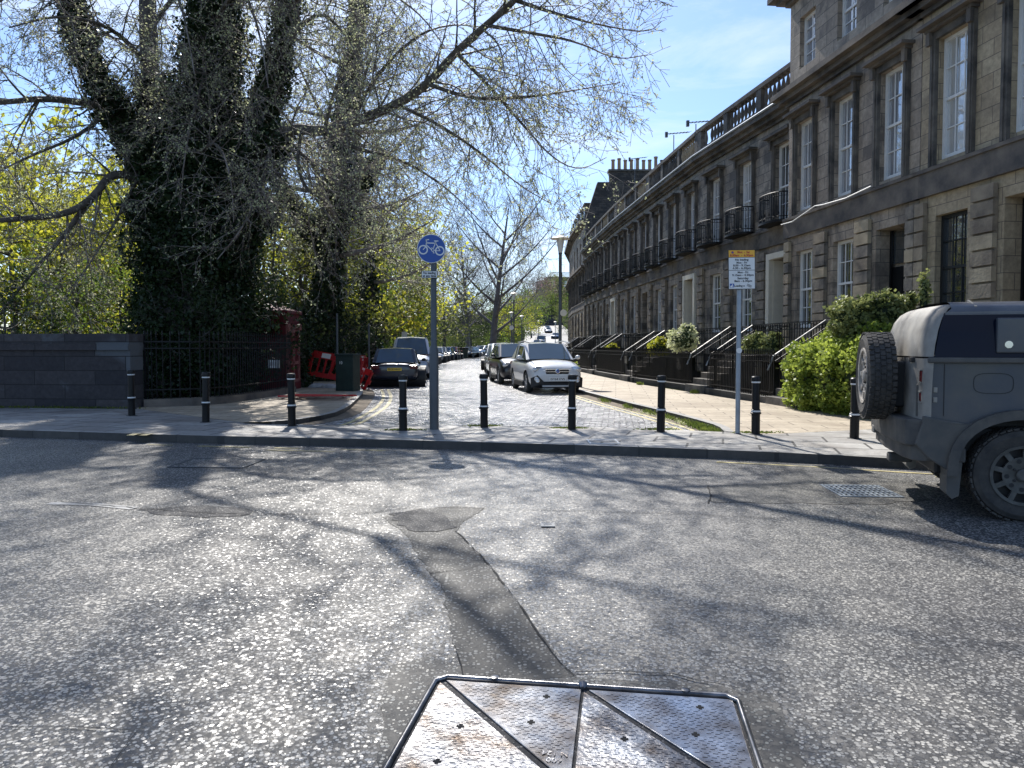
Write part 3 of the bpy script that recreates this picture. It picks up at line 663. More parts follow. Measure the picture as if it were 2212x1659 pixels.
        s_.box(c - ww / 2 - sw + .04, c - ww / 2 - .07, .091, .115, first[0] - .1, first[1] + .1); s_.box(c + ww / 2 + .07, c + ww / 2 + sw - .04, .091, .115, first[0] - .1, first[1] + .1)
        if not farblock or trimbuff:
            hz = first[1] + sw + .003; s_.mat(0)
            s_.box(c - ww / 2 - .22, c + ww / 2 + .22, .003, .20, hz, hz + .07); s_.box(c - ww / 2 - .30, c + ww / 2 + .30, .003, .34, hz + .071, hz + .15)
            for s in (-1, 1): s_.box(c + s * (ww / 2 + .13) - .06, c + s * (ww / 2 + .13) + .06, .116, .19, hz - .28, hz - .002)
        s_.build('window_surround', [tm, 'trim_dark'] , H_)
        if bal: balcony(H_, c, first[0] - .04)
        if up:
            o_ = sash(H_, c, .9, top[0], top[1], -.14, 'white', ffp, 2 if not farblock else 3, 2)
    if up:
        tb = MB(); z = top[2]; 
        for a, b, o_ in ((-.1, .02, .12), (.02, .14, .32), (.14, .30, .52)): tb.box(-o_, L + o_, -.3, o_, z + a, z + b)
        tb.build('eaves_cornice', tm, H_)
        rb = MB(); z += .3; rb.add([(-.3, .4, z), (L + .3, .4, z), (L + .3, -5.5, z + 2.6), (-.3, -5.5, z + 2.6), (-.3, -D_, z), (L + .3, -D_, z)], [(1, 0, 3, 2), (2, 3, 4, 5), (0, 4, 3), (1, 2, 5)]); rb.build('roof', 'slate', H_)
    elif not farblock:
        rb = MB(); z = eave + .02; rb.add([(0, -.2, z), (L, -.2, z), (L, -5.5, z + 1.15), (0, -5.5, z + 1.15), (0, -D_, z), (L, -D_, z)], [(1, 0, 3, 2), (2, 3, 4, 5), (0, 4, 3), (1, 2, 5)]); rb.build('roof', 'slate', H_)
    if baluster is not None:
        bb = MB(); z0 = eave + .02; y = .12
        bb.box(0, L, y - .13, y + .13, z0, z0 + .24); bb.box(0, L, y - .15, y + .15, z0 + .95, z0 + 1.10)
        pale = MB()
        for i in range(nb + 1):
            xc = min(max(i * bw, .17), L - .17); bb.box(xc - .165, xc + .165, y - .125, y + .125, z0 + .241, z0 + .949)
            if i < nb:
                tgt = pale if i in baluster else bb
                n = 8
                for k in range(n):
                    x = i * bw + .17 + (bw - .34) * (k + .5) / n
                    if (i, k) in ((2, 5),): continue
                    tgt.lathe([(r * .95, h_ * 1.035) for r, h_ in BALP], 8, Matrix.Translation((x, y, z0 + .242)))
        bb.build('balustrade', 'trim_dark', H_)
        if pale.v: pale.build('new_balusters', 'trim_buff', H_)
    return H_, L, ang

# pavilion of two taller houses
PV = lambda d: (8.5 - .113 * (d - 23.09), d)
p_a = PV(23.0); p_b = PV(16.86); p_c = PV(10.7); p_d = PV(4.5)
T = 'town houses of the stone terrace'
def ends(near_, far_): return near_, far_
hA = house('town_house', 'tall three storey stone house, sooty left half, with a loose white cable on its front', PV(16.86), PV(22.98), 3, 'dww', ('stone_mid', 'trim_mid'), T, top=(9.8, 11.3, 12.0), first=(5.58, 8.2), ww=.97)
hB = house('town_house', 'pale buff stone house with black framed ground floor windows at the right edge', PV(10.72), PV(16.84), 3, 'bdb', ('stone_buff', 'trim_mid'), T, top=(9.8, 11.3, 12.0), first=(5.58, 8.2), ww=.97, gfw='blackframe')
# crescent of two storey houses
WP = [(9.55, 21.0), (9.02, 22.8), (8.40, 26.1), (8.0, 28.6), (7.40, 35.8), (6.66, 45.8), (6.1, 58.0), (5.9, 72), (6.05, 80), (7.9, 94), (12, 108)]
def arcpt(s):
    for a, b in zip(WP[:-1], WP[1:]):
        l = math.hypot(b[0] - a[0], b[1] - a[1])
        if s <= l: return (a[0] + (b[0] - a[0]) * s / l, a[1] + (b[1] - a[1]) * s / l)
        s -= l
S0 = 2.0
dark = ('stone_dark', 'trim_dark')
tl = ['two storey terrace house next to the tall pavilion, cream door surround, three iron balconies', 'sooty terrace house second from the tall pavilion, new pale balusters on its parapet',
      'sooty terrace house third from the tall pavilion, below the antennas on the skyline', 'narrow looking terrace house fourth from the tall pavilion, plain balustrade',
      'last two storey terrace house, against the high chimney gable']
gfs = ['cww', 'cww', 'dww', 'cww', 'dww']; bls = [{}, {0}, {2, 0}, {1}, {}]
TH = []
for i in range(5):
    s0 = S0 + i * 7.8; s1 = s0 + 7.8 - (.55 if i == 4 else 0)
    TH.append(house('terrace_house', tl[i], arcpt(s0), arcpt(s1), 3, gfs[i], dark, T, first=(5.6, 8.15), ww=1.02, bal=True, baluster=set(bls[i])))
# the far block: three storeys with a mansard
sB = S0 + 39 - .5
fb_l = ['far stone block with dark dormers, just beyond the chimney gable', 'farther stone block with dormers where the crescent curves out of sight', 'farthest stone block of the crescent, seen edge on']
for i in range(3):
    q0, q1 = arcpt(sB + i * 10.4), arcpt(sB + (i + 1) * 10.4)
    fh, L, ang = house('tenement_house', fb_l[i], q0, q1, 4, 'wwdw', ('stone_mid' , 'trim_mid'), T, first=(5.4, 7.6), ww=1.0, top=(8.5, 10.5, 11.6), eave=8.2, farblock=True, trimbuff=True, gfz=(1.9, 4.1))
    dm = MB(); dl = MB()
    for k in range(4):
        c = (k + .5) * L / 4
        dm.box(c - .62, c + .62, -1.5, -.05, 11.92, 13.3); dm.box(c - .72, c + .72, -1.6, .05, 13.31, 13.45)
        MB().box(c - .42, c + .42, -.045, -.02, 12.1, 13.1).build('dormer_window', 'pane_dark', fh)
    d_ = dm.build('dormer', 'trim_dark', fh); 
    ms = MB(); ms.add([(0, -.3, 11.91), (L, -.3, 11.91), (L, -1.5, 13.9), (0, -1.5, 13.9), (L, -9, 14.1), (0, -9, 14.1)], [(1, 0, 3, 2), (2, 3, 5, 4)]); ms.build('mansard', 'slate', fh)
# chimney gable at the joint
gx, gy = arcpt(sB - .25)
ga = math.atan2(arcpt(sB + 3)[1] - gy, arcpt(sB + 3)[0] - gx)
cg = thing('chimney_gable', 'broad rubble stone chimney gable with a row of nine clay pots', 'chimney', (gx, gy, 0), ga - R(90))
# local x runs to the right, away from the street
Gm = Matrix(((1, 0, 0, 0), (0, 0, -1, 0), (0, 1, 0, 0), (0, 0, 0, 1)))
poly = [(-.02, 9.2), (-.02, 12.0), (.9, 14.9), (1.9, 14.9), (1.9, 15.75), (6.6, 15.75), (6.6, 9.2)]
MB().prism(poly, -.34, .34, Gm).build('gable_wall', 'rubble', cg)
MB().box(1.78, 6.7, -.45, .45, 15.752, 15.92).build('coping', 'trim_dark', cg)
for k in range(9):
    mb = MB(); mb.lathe([(.16, 0), (.17, .08), (.14, .12), (.13, .72), (.165, .76), (.165, .84), (.12, .85)], 12, Matrix.Translation((2.2 + k * .5, 0, 15.92)) @ Matrix.Scale((1, 1.12, .97)[k % 3] * (1.18 if k == 7 else 1.02), 4, (0, 0, 1)))
    mb.build('chimney_pot', 'pot' if k != 8 else 'potdark', cg)
# low chimney beyond
# antennas behind the parapet
def aerial(x, y, z, h, label, dish=False):
    a = thing('tv_antenna', label, 'antenna', (x, y, z), 0, 'antennas on the terrace roofs')
    MB().tube([(0, 0, 0), (0, 0, h)], .022, 6).build('mast', 'steel_grey', a)
    mb = MB(); mb.bar((-.35, -.2, h), (.85, .5, h + .28), .03)
    for k in range(7):
        t = k / 6; c = Vector((-.3 + 1.1 * t, -.17 + .64 * t, h + .27 * t)); mb.bar(c + Vector((-.1, .17, 0)), c - Vector((-.1, .17, 0)), .012)
    mb.box(-.42, -.3, -.12, .0, h - .12, h + .12)
    mb.build('array', 'steel_grey', a)
for px, py, Y, h, lb, base in ((1455, 292, 33.5, 2.0, 'thin mast with a yagi array above the balustrade, nearer the chimney', 345), (1503, 268, 30, 1.0, 'short mast with arrays above the balustrade, nearer the tall house', 290), (1371, 345, 47, 2.6, 'slim mast standing in front of the chimney pots', 420)):
    p = AT(px, base, Y + 1.5); q = AT(px, py, Y + 1.5); aerial(p.x, p.y, p.z, q.z - p.z, lb)
# cables on the pavilion
cbl = MB()
def pavpt(d, z, o=.2): x, y = PV(d); return (x - o, y, z)
cbl.tube([pavpt(23, 5.3), pavpt(22.2, 5.26, .25), pavpt(21, 5.5, .2), pavpt(20.4, 5.42, .3), pavpt(19.2, 5.36, .35), pavpt(18.2, 5.45, .3)], .016, 5)
tag(cbl.build('loose_cable', 'signwhite'), 'loose white cable sagging along the dark band of the tall house', 'cable')

# ---------------------------------------------------------------- railings and steps
def railing(mb, a, b, z0=.14, zt=1.33, sp=.11, spear=True, w_=.024):
    a = Vector(a); b = Vector(b); L = (b - a).length; n = max(1, int(L / sp))
    for i in range(n + 1):
        p = a + (b - a) * i / n
        mb.bar((p.x, p.y, z0), (p.x, p.y, zt + (.08 if spear else 0)), w_)
        if spear: mb.lathe([(.006, 0), (.022, .04), (.002, .13)], 4, Matrix.Translation((p.x, p.y, zt + .05)))
    for z, t in ((zt, .035), (z0 + .12, .025), (zt - .16, .018)):
        mb.bar((a.x, a.y, z), (b.x, b.y, z), .03, t)
ci = 0
def front(H_, L, doors, first_label, k, ystreet=2.75, ext=True):
    """area railing and a flight of steps for each door, in house coordinates"""
    segs = []; x = 0
    hw = .78
    M4 = Matrix.Translation(H_.location) @ Matrix.Rotation(H_.rotation_euler.z, 4, 'Z')
    for d in doors: segs.append((x, d - hw)); x = d + hw
    segs.append((x, L))
    for si, (a, b) in enumerate(segs):
        if b - a < .25: continue
        r = thing('area_railing', first_label[0] + (', near side of the steps' if si == 0 and len(segs) > 1 else (', beyond the steps' if len(segs) > 1 else '')), 'railing', H_.location, H_.rotation_euler.z, 'black area railings before the terrace')
        mb = MB(); railing(mb, (a, ystreet, 0), (b, ystreet, 0), .27)
        mb.build('bars', 'iron', r)
        MB().box(a, b, ystreet - .14, ystreet + .14, .06, .27).build('plinth', 'kerb', r)
    for d in doors:
        s_ = thing('front_steps', first_label[1], 'steps', H_.location, H_.rotation_euler.z, 'stone steps up to the front doors')
        st = MB(); n = 6; run = .27; y = ystreet + .18
        for i in range(n):
            z = .12 + (i + 1) * .19
            st.box(d - hw, d + hw, ystreet + .22 - (i + 1) * run, ystreet + .22 - i * run, .0, z)
        yt = ystreet + .22 - n * run
        MB().box(d - hw, d + hw, .02, yt - .002, 1.05, 1.262).build('landing', 'trim_dark', s_, bevel=.012)
        st.build('treads', 'trim_dark', s_, bevel=.012)
        for s in (-1, 1):
            x = d + s * hw
            mb = MB()
            P = [(x, ystreet + .16, .95), (x, ystreet + .02, 1.3), (x, yt + .05, 2.2), (x, .1, 2.2)]
            mb.tube(P, .026, 8)
            mb.build('handrail', 'iron_worn', s_)
            mb = MB()
            for i in range(n + 1):
                y_ = ystreet + .1 - i * run; zt_ = 1.3 + (2.2 - 1.3) * min(1, max(0, (ystreet + .02 - y_) / (ystreet - yt))); zb_ = .12 + i * .19
                mb.bar((x, y_, zb_), (x, y_, zt_), .022)
            k_ = int((yt - .1) / .13)
            for i in range(1, k_):
                y_ = yt - i * .13; mb.bar((x, y_, 1.25), (x, y_, 2.2), .018)
                if i % 2: mb.tube([(x, y_ + .065 + .055 * math.cos(t * math.pi / 4), 2.1 + .055 * math.sin(t * math.pi / 4)) for t in range(9)], .009, 4, False)
            mb.bar((x, yt, 2.02), (x, .1, 2.02), .02)
            mb.bar((x, ystreet, 1.16), (x, yt, 2.04), .02)
            mb.build('balusters', 'iron', s_)
        # landing guard facing the street, beside the door
        mb = MB()
        for a, b in ((d + hw, L - .05),):
            n_ = int((b - a) / .14)
            for i in range(n_ + 1):
                x = a + (b - a) * i / n_; mb.bar((x, 1.1, 1.2), (x, 1.1, 2.18), .018)
                if i % 2 == 0 and i < n_: mb.tube([(x + .07 + .06 * math.cos(t * math.pi / 4), 1.1, 2.09 + .06 * math.sin(t * math.pi / 4)) for t in range(9)], .009, 4, False)
            mb.bar((a, 1.1, 2.2), (b, 1.1, 2.2), .04, .03); mb.bar((a, 1.1, 2.02), (b, 1.1, 2.02), .02)
        mb.build('landing_guard', 'iron', s_)
front(hA[0], hA[1], [1.15], ('black railing before the tall sooty pavilion house', 'stone steps with pale handrails by the leafy hedge'), 0, 2.45)
front(hB[0], hB[1], [3.06], ('black railing before the pale buff house', 'stone steps behind the muddy off road vehicle'), 0, 2.0)
nm = ['first', 'second', 'third', 'fourth', 'fifth']
for i, (h_, L, a) in enumerate(TH):
    front(h_, L, [1.3], ('black area railing of the %s low house along' % nm[i], 'stone steps to the %s low house along the terrace' % nm[i]), i, 2.75)
for i in range(1):
    r = thing('area_railing', 'distant black railing running round the bend before the far block', 'railing', (0, 0, 0), 0, 'black area railings before the terrace')
    mb = MB(); P = [(3.2, 58.5), (3.05, 72), (3.5, 88), (5.6, 108)]
    for a, b in zip(P[:-1], P[1:]): railing(mb, (*a, 0), (*b, 0), .2, sp=.22, w_=.03)
    mb.build('bars', 'iron', r)
# =================================================================== STREET FURNITURE
# bollards
BOL = [((285, 898), 'bollard in the shade by the end of the stone wall'), ((445, 912), 'shaded bollard before the black railings'), ((631, 920), 'bollard in front of the red police box corner, where the kerb curves'),
       ((871, 930), 'bollard just left of the blue cycle sign post'), ((1046, 923), 'bollard in the middle of the cobbled street mouth'), ((1235, 928), 'bollard in front of the white parked car'),
       ((1427, 933), 'bollard by the right double yellow lines'), ((1632, 938), 'bollard just right of the parking sign post'), ((1845, 947), 'bollard half behind the spare wheel of the muddy vehicle')]
bol0 = None
for (px, lb) in BOL:
    x, y = G(px[0], px[1], .12)
    if bol0 is None:
        bol0 = thing('bollard', lb, 'bollard', (x, y, .12), 0, 'black bollards across the closed street')
        MB().lathe([(.068, 0), (.068, .30), (.072, .33), (.086, .335), (.088, .35), (.075, .36), (.072, .405), (.062, .41), (.062, .86), (.078, .865), (.08, .885), (.076, .93), (.06, .945), (.001, .95)], 24).build('post', 'blackpaint', bol0, smooth=35)
        for a, b, r in ((.362, .392, .0765), (.835, .862, .071)): MB().lathe([(r - .006, a), (r, a + .004), (r, b - .004), (r - .006, b)], 24).build('reflective_band', 'signwhite', bol0, smooth=35)
        MB().lathe([(.11, -.001), (.105, .006), (.07, .008)], 20).build('collar', 'kerb', bol0)
    else:
        b_ = dup(bol0, (x, y, .12), rnd.uniform(0, 3), lb); b_.rotation_euler.x = R(rnd.uniform(-1.2, 1.2)); b_.rotation_euler.y = R(rnd.uniform(-1, 1))
# blue cycle sign on its tall post
x, y = G(938, 927, .12)
cs_ = thing('cycle_sign_post', 'grey post with round blue cycle sign and small plate, between the bollards', 'sign', (x, y, .12))
pp = MB(); pp.lathe([(.080, 0), (.080, 1.30), (.075, 1.36), (.052, 1.46), (.050, 3.25), (.050, 3.26), (.001, 3.27)], 20)
pp.build('post', 'steel_grey', cs_, smooth=35)
zc = AT(933, 538.5, y).z - .12; xo = AT(933, 538.5, y).x - x; rd = .245
fc = Matrix.Translation((xo, -.075, zc)) @ FACE
MB().lathe([(rd, -.006), (rd, .002), (rd - .004, .004), (.001, .004)], 40, fc).build('sign_disc', 'signwhite', cs_)
MB().lathe([(rd - .011, .0045), (rd - .011, .0065), (.001, .0065)], 40, fc).build('sign_face', 'signblue', cs_)
bk = MB()
def ring(cx, cy, r, t, n=28):
    vs = [(cx + rr * math.cos(2 * math.pi * k / n), cy + rr * math.sin(2 * math.pi * k / n), .009) for rr in (r - t, r) for k in range(n)]
    bk.add([fc @ Vector(v) for v in vs], [(k, (k + 1) % n, n + (k + 1) % n, n + k) for k in range(n)])
def seg(a, b, t=.0145):
    a = Vector((*a, .0095)); b = Vector((*b, .0095)); d = (b - a).normalized(); p = Vector((-d.y, d.x, 0)) * t / 2
    bk.add([fc @ v for v in (a - p, b - p, b + p, a + p)], [(0, 1, 2, 3)])
sc = .245 / 287.
def bp(x, y): return ((x - 1110) * sc, (738 - y) * sc)
for cx_, cy_ in ((948, 760), (1277, 782)): ring(*bp(cx_, cy_), 95 * sc, 26 * sc)
seg(bp(945, 760), bp(1000, 700)); seg(bp(1000, 700), bp(1020, 575)); seg(bp(1000, 560), bp(1065, 560), .016); seg(bp(1003, 555), bp(1012, 600), .014)
seg(bp(1012, 625), bp(1205, 632), .018); seg(bp(1010, 665), bp(1120, 765)); seg(bp(1190, 630), bp(1150, 735)); seg(bp(1205, 600), bp(1190, 640)); seg(bp(1165, 588), bp(1250, 588), .017); seg(bp(1205, 640), bp(1285, 782)); seg(bp(1285, 782), bp(1165, 775), .012)
ring(*bp(1138, 765), 32 * sc, 12 * sc); seg(bp(1140, 790), bp(1158, 825), .012); seg(bp(1140, 825), bp(1175, 825), .010); seg(bp(1128, 740), bp(1118, 712), .010)
bk.build('cycle_symbol', 'signwhite', cs_)
zp = AT(929, 594, y).z - .12; xp = AT(929, 594, y).x - x
MB().box(xp - .136, xp + .136, -.085, -.07, zp - .062, zp + .062).build('plate', 'signblack', cs_)
MB().box(xp - .128, xp + .128, -.088, -.0855, zp - .054, zp + .054).build('plate_face', 'signwhite', cs_)
text('plate_text', 'No loading', .058, 'signblack', cs_, Matrix.Translation((xp, -.0895, zp + .024)) @ FACE, .035, .21)
text('plate_text', 'at any time', .058, 'signblack', cs_, Matrix.Translation((xp, -.0895, zp - .026)) @ FACE, .035, .225)
MB().lathe([(.054, 3.12), (.054, 3.20), (.048, 3.22)], 20).build('post_cap', 'bark', cs_)
# parking plate on square post
x, y = G(1593, 937, .12)
ps = thing('parking_sign_post', 'slim galvanised post with yellow and white parking time plates', 'sign', (x, y, .12))
top_z = AT(1600, 541, y).z - .12
MB().lathe([(.038, 0), (.038, top_z - .05), (.03, top_z - .045)], 16).build('post', 'galv', ps, smooth=40)
MB().lathe([(.06, -.001), (.055, .01), (.04, .012)], 16).build('collar', 'kerb', ps)
c1 = AT(1599.5, 583, y); cx0 = c1.x - x; cz = c1.z - .12
Wd = (1629 - 1570) / F_ * y; Hd = (625 - 541) / F_ * y
Pm = Matrix.Translation((cx0, -.06, cz)) @ Matrix.Rotation(R(-1.2), 4, 'Y') @ Matrix.Rotation(R(4), 4, 'Z') @ FACE
def pb(x0, x1, y0, y1, z0, z1): return MB().box(x0, x1, y0, y1, z0, z1, Pm)
pb(-Wd / 2, Wd / 2, -Hd / 2, Hd / 2, -.006, .004).build('sign_board', 'signblack', ps)
m_ = .008
v1 = Hd / 2 - Hd * .195; v2 = Hd / 2 - Hd * .52
pb(-Wd / 2 + m_, Wd / 2 - m_, v1 + m_ * .6, Hd / 2 - m_, .0045, .0055).build('yellow_panel', 'signyellow', ps)
pb(-Wd / 2 + m_, Wd / 2 - m_, v2 + m_ * .6, v1 - m_ * .4, .0045, .0055).build('white_panel', 'signwhite', ps)
pb(-Wd / 2 + m_, Wd / 2 - m_, -Hd / 2 + m_, v2 - m_ * .4, .0045, .0055).build('white_panel', 'signwhite', ps)
def pt_(s, x, v, h, wd, mt='signblack'): text('sign_text', s, h, mt, ps, Pm @ Matrix.Translation((x * Wd, Hd / 2 - v * Hd, .0065)), .035, wd * Wd)
pt_('Mon  -  Sat', .07, .065, .05, .46, 'signred'); pt_('8.00am  -  6.30pm', .0, .145, .05, .86, 'signred')
pt_('No loading', 0, .255, .048, .5); pt_('Mon - Fri', 0, .33, .046, .39); pt_('8.00 - 9.15am', 0, .40, .046, .64); pt_('4.30 - 6.30pm', 0, .468, .046, .68)
pt_('Mon - Fri', .04, .575, .046, .39); pt_('9.15am - 4.30pm', .04, .645, .046, .8); pt_('Saturday', .04, .725, .046, .42); pt_('8am - 6.30pm', .05, .795, .046, .66); pt_('Loading o', -.09, .915, .046, .38)
pb(-.45 * Wd, -.29 * Wd, -.455 * Hd, -.355 * Hd, .006, .0066).build('loading_symbol', 'signblue', ps)
q = MB(); q.prism([(-.40 * Wd, -.45 * Hd), (-.355 * Wd, -.45 * Hd), (-.34 * Wd, -.37 * Hd), (-.36 * Wd, -.36 * Hd), (-.375 * Wd, -.40 * Hd), (-.43 * Wd, -.415 * Hd), (-.44 * Wd, -.445 * Hd)], .0068, .0072, Pm); q.prism([(-.335 * Wd, -.45 * Hd), (-.315 * Wd, -.45 * Hd), (-.335 * Wd, -.38 * Hd)], .0068, .0072, Pm); q.build('porter_figure', 'signwhite', ps)
Sm = Pm @ Matrix.Translation((.27 * Wd, -.415 * Hd, .008)) @ Matrix.Rotation(R(-25), 4, 'Z')
MB().box(-.04, .04, -.02, .02, 0, .001, Sm).build('torn_sticker', 'sticker', ps)
pb(.30 * Wd, .0, 0, 0, 0, 0) if False else None
ring_ = MB().lathe([(.045, 0), (.045, .002), (.001, .002)], 16, Matrix.Translation((0, -.039, 1.36)) @ FACE); ring_.build('round_sticker', 'signwhite', ps)
text('loading_mark', 'P', .06, 'signblue', ps, Pm @ Matrix.Translation((-.36 * Wd, Hd / 2 - .065 * Hd, .0066)), .01, .02) if False else None
MB().lathe([(.021, 0), (.021, .001), (.001, .001)], 16, Pm @ Matrix.Translation((-.34 * Wd, Hd / 2 - .068 * Hd, .006))).build('no_waiting_roundel', 'signred', ps)
MB().lathe([(.014, 0), (.014, .001), (.001, .001)], 16, Pm @ Matrix.Translation((-.34 * Wd, Hd / 2 - .068 * Hd, .0075))).build('roundel_centre', 'signblue', ps)

# street lamps
def lampthing(x, y, z, h, label, first=None):
    L_ = thing('street_lamp', label, 'street lamp', (x, y, z), 0, 'street lamps with flat round hoods')
    MB().lathe([(.10, 0), (.10, 1.1), (.085, 1.15), (.065, 1.25), (.062, h - .75), (.075, h - .74), (.075, h - .68)], 14).build('pole', 'steel_grey', L_, smooth=35)
    MB().lathe([(.075, h - .675), (.15, h - .2), (.15, h - .17)], 14).build('lantern', 'signwhite', L_, smooth=35)
    MB().lathe([(.36, h - .16), (.37, h - .13), (.27, h - .08), (.10, h - .03), (.06, h), (.001, h + .06)], 20).build('hood', 'cream', L_, smooth=35)
    return L_
p = AT(1210.5, 508, 28.8); lampthing(p.x, 28.8, .12, p.z - .12, 'nearest tall lamp on the right pavement, close to the curved terrace')
for px, py, Y, lb in ((1110, 631, 66, 'tall lamp behind the parked silver car, left of the hill road'), (1105, 673, 92, 'lamp seen just left of and behind the second lamp'), (1127, 681, 104, 'lamp before the bright green shrubs at the bend'),
                      (1163.6, 692, 140, 'small lamp beside the cars coming down the hill'), (1199.5, 694, 150, 'smallest lamp, at the right side of the hill road')):
    p = AT(px, py, Y); z = HZ((0, Y)) if Y > 108 else .12; lampthing(p.x, Y, z, p.z - z, lb)
# small round sign and thin posts on left
def spost(px, pyb, pyt, Y, label, disc=None):
    p = AT(px, pyt, Y); b = .12
    s_ = thing('thin_post', label, 'post', (p.x, Y, b), 0, 'thin posts along the left pavement'); MB().lathe([(.035, 0), (.035, p.z - b), (.02, p.z - b + .01)], 10).build('post', 'steel_grey', s_)
    if disc: disc(s_, p.z - b)
spost(728, 0, 678, 24.6, 'thin grey post behind the fallen red barriers')
spost(797, 0, 700, 27.3, 'thin grey post just left of the dark estate car')
def dplate(s_, z): MB().box(-.14, .14, -.05, -.03, z - .42, z - .02).build('sign_plate', 'cream', s_)
spost(874, 0, 716, 38, 'thin post with small buff plate above the silver van', dplate)
def rnd_(s_, z): MB().lathe([(.2, 0), (.2, .02), (.001, .02)], 20, Matrix.Translation((0, -.05, z)) @ FACE).build('round_sign', 'signwhite', s_)
spost(1105, 0, 708, 66, 'far post with a round white sign, behind the parked cars', rnd_)
# dish shaped white sign on the nearest lamp
p = AT(1217, 676, 28.6)
rs = thing('round_mirror_sign', 'pale round sign seen from behind, fixed to the nearest lamp', 'sign', (p.x, 28.55, p.z)); MB().lathe([(.13, -.01), (.13, .01), (.001, .015)], 24, FACE).build('disc', 'cream', rs); MB().bar((-.13, .25, 0), (0, .0, 0), .03).build('bracket', 'iron', rs)

# utility cabinet
x, y = G(752, 844, .12)
cb = thing('utility_cabinet', 'dark green metal roadside cabinet with a painted 10, beside the red barriers', 'cabinet', (x, y, .12), R(-22))
MB().box(-.33, .33, -.2, .2, 0, 1.12).build('body', 'green_cab', cb, bevel=.01)
MB().box(-.36, .36, -.23, .23, 1.121, 1.19).build('lid', 'green_cab', cb, bevel=.015)
MB().box(-.30, .30, -.215, -.203, .12, 1.06).build('door_panel', 'green_cab', cb, bevel=.004)
text('number', '10', .13, 'signwhite', cb, Matrix.Translation((-.12, -.218, .90)) @ FACE, .01)
# red police box behind the railings
x, y = G(619, 843, .12)
pbx = thing('police_box', 'tall dull red police box with weathered panelled side, behind the railings', 'kiosk', (x, y, .1), R(-4))
PW, PD, PH = 1.25, 1.15, 2.62
MB().box(-PW, 0, 0, PD, .25, PH - .42).build('body', 'redpaint', pbx)
MB().box(-PW - .05, .05, -.05, PD + .05, 0, .25).build('base', 'redpaint', pbx, bevel=.01)
f_ = MB(); f_.box(-PW - .03, .03, -.03, PD + .03, PH - .42, PH - .1); f_.box(-PW - .10, .10, -.10, PD + .10, PH - .1, PH); f_.build('cornice', 'redpaint', pbx, bevel=.01)
f_ = MB(); f_.add([(-PW - .08, -.08, PH), (.08, -.08, PH), (.08, PD + .08, PH), (-PW - .08, PD + .08, PH), (-PW / 2, PD / 2, PH + .28)], [(0, 1, 4), (1, 2, 4), (2, 3, 4), (3, 0, 4)]); f_.build('roof', 'redpaint', pbx)
f_ = MB()
for a, b in ((.0, .14), (PD - .14, PD), (PD / 2 - .05, PD / 2 + .05)): f_.box(.002, .05, a, b, .26, PH - .43)
for z in (.26, .85, 1.45, 1.9, PH - .55): f_.box(.002, .046, .14, PD - .14, z, z + .10)
f_.box(.051, .10, -.02, .16, PH - .62, PH - .43); f_.box(.051, .10, PD - .16, PD + .02, PH - .62, PH - .43)
f_.build('side_panelling', 'redpale', pbx)
f_ = MB()
for i in range(2):
    for z0, z1 in ((.35, .95), (1.1, 2.0)): f_.box(-PW + .12 + i * .55, -PW + .58 + i * .55, -.012, -.002, z0, z1)
f_.build('front_panels', 'redpaint', pbx)
iv = MB()
# red plastic barriers
_bar = None
def barrier(name_lbl, mtx):
    global _bar
    if _bar is None:
        a = MB(); W2, Hh = 1.0, 1.0
        fr = [(-W2, -.025, .18), (W2, .025, .30)]
        a.box(-W2 + .08, W2 - .08, -.025, .025, 0.10, .26); a.box(-W2 + .08, W2 - .08, -.025, .025, .76, Hh); a.box(-W2, -W2 + .11, -.025, .025, .16, .94); a.box(W2 - .11, W2, -.025, .025, .16, .94)
        for k in range(1, 7): xx = -W2 + .10 + k * (2 * W2 - .2) / 7; a.box(xx - .028, xx + .028, -.02, .02, .26, .76)
        a.box(-W2 - .07, -W2, -.03, .03, .55, .78); a.box(W2, W2 + .07, -.03, .03, .45, .62)
        ft = MB(); ft.box(-.8, -.6, -.22, .22, 0, .099)
        b = MB()
        for k in (-1, 1): b.box(k * .42 - .17, k * .42 + .17, -.029, -.026, .79, .96)
        _bar = (a.mesh('frame', 'redplastic'), b.mesh('reflector', 'reflect'), ft.mesh('foot', 'liner'))
    t = thing('barrier', name_lbl, 'barrier', (0, 0, 0), 0, 'red plastic street works barriers'); t.matrix_world = mtx
    link('frame', _bar[0], t); link('reflector', _bar[1], t)
    if 'upright' in name_lbl:
        link('foot', _bar[2], t); f2 = link('foot', _bar[2], t); f2.location.x = 1.4
    return t
def TRS(x, y, z, rz=0, rx=0, ry=0): return Matrix.Translation((x, y, z)) @ Matrix.Rotation(R(rz), 4, 'Z') @ Matrix.Rotation(R(ry), 4, 'Y') @ Matrix.Rotation(R(rx), 4, 'X')
x, y = G(705, 838, .12)
barrier('red barrier tilted on edge and leaning, left of the green cabinet', TRS(x + .1, y + .3, .30, -14, -14, 9))
barrier('second red barrier leaning behind the tilted one', TRS(x + .45, y + .75, .14, -30, -18, 18) @ Matrix.Scale(.9, 4))
for i, (px, py, rz, z) in enumerate(((690, 853, 8, .15), (722, 855, -12, .20), (742, 858, -4, .25))[:2]):
    x2, y2 = G(px, py, .15)
    barrier(('red barrier lying flat on the pavement, bottom of the heap', 'red barrier lying in the middle of the flat heap', 'red barrier on top of the flat heap, its end over the kerb')[i], TRS(x2, y2 - .45, z, rz, 86) @ Matrix.Scale(.85, 4))
for i, (px, py, rz) in enumerate(((776, 832, 68), (785, 815, 84))):
    x2, y2 = G(px, py, .12)
    barrier(('upright red barrier just behind the green cabinet', 'upright red barrier nearest the dark estate car')[i], TRS(x2 - .25, y2 + .3, .12, rz))
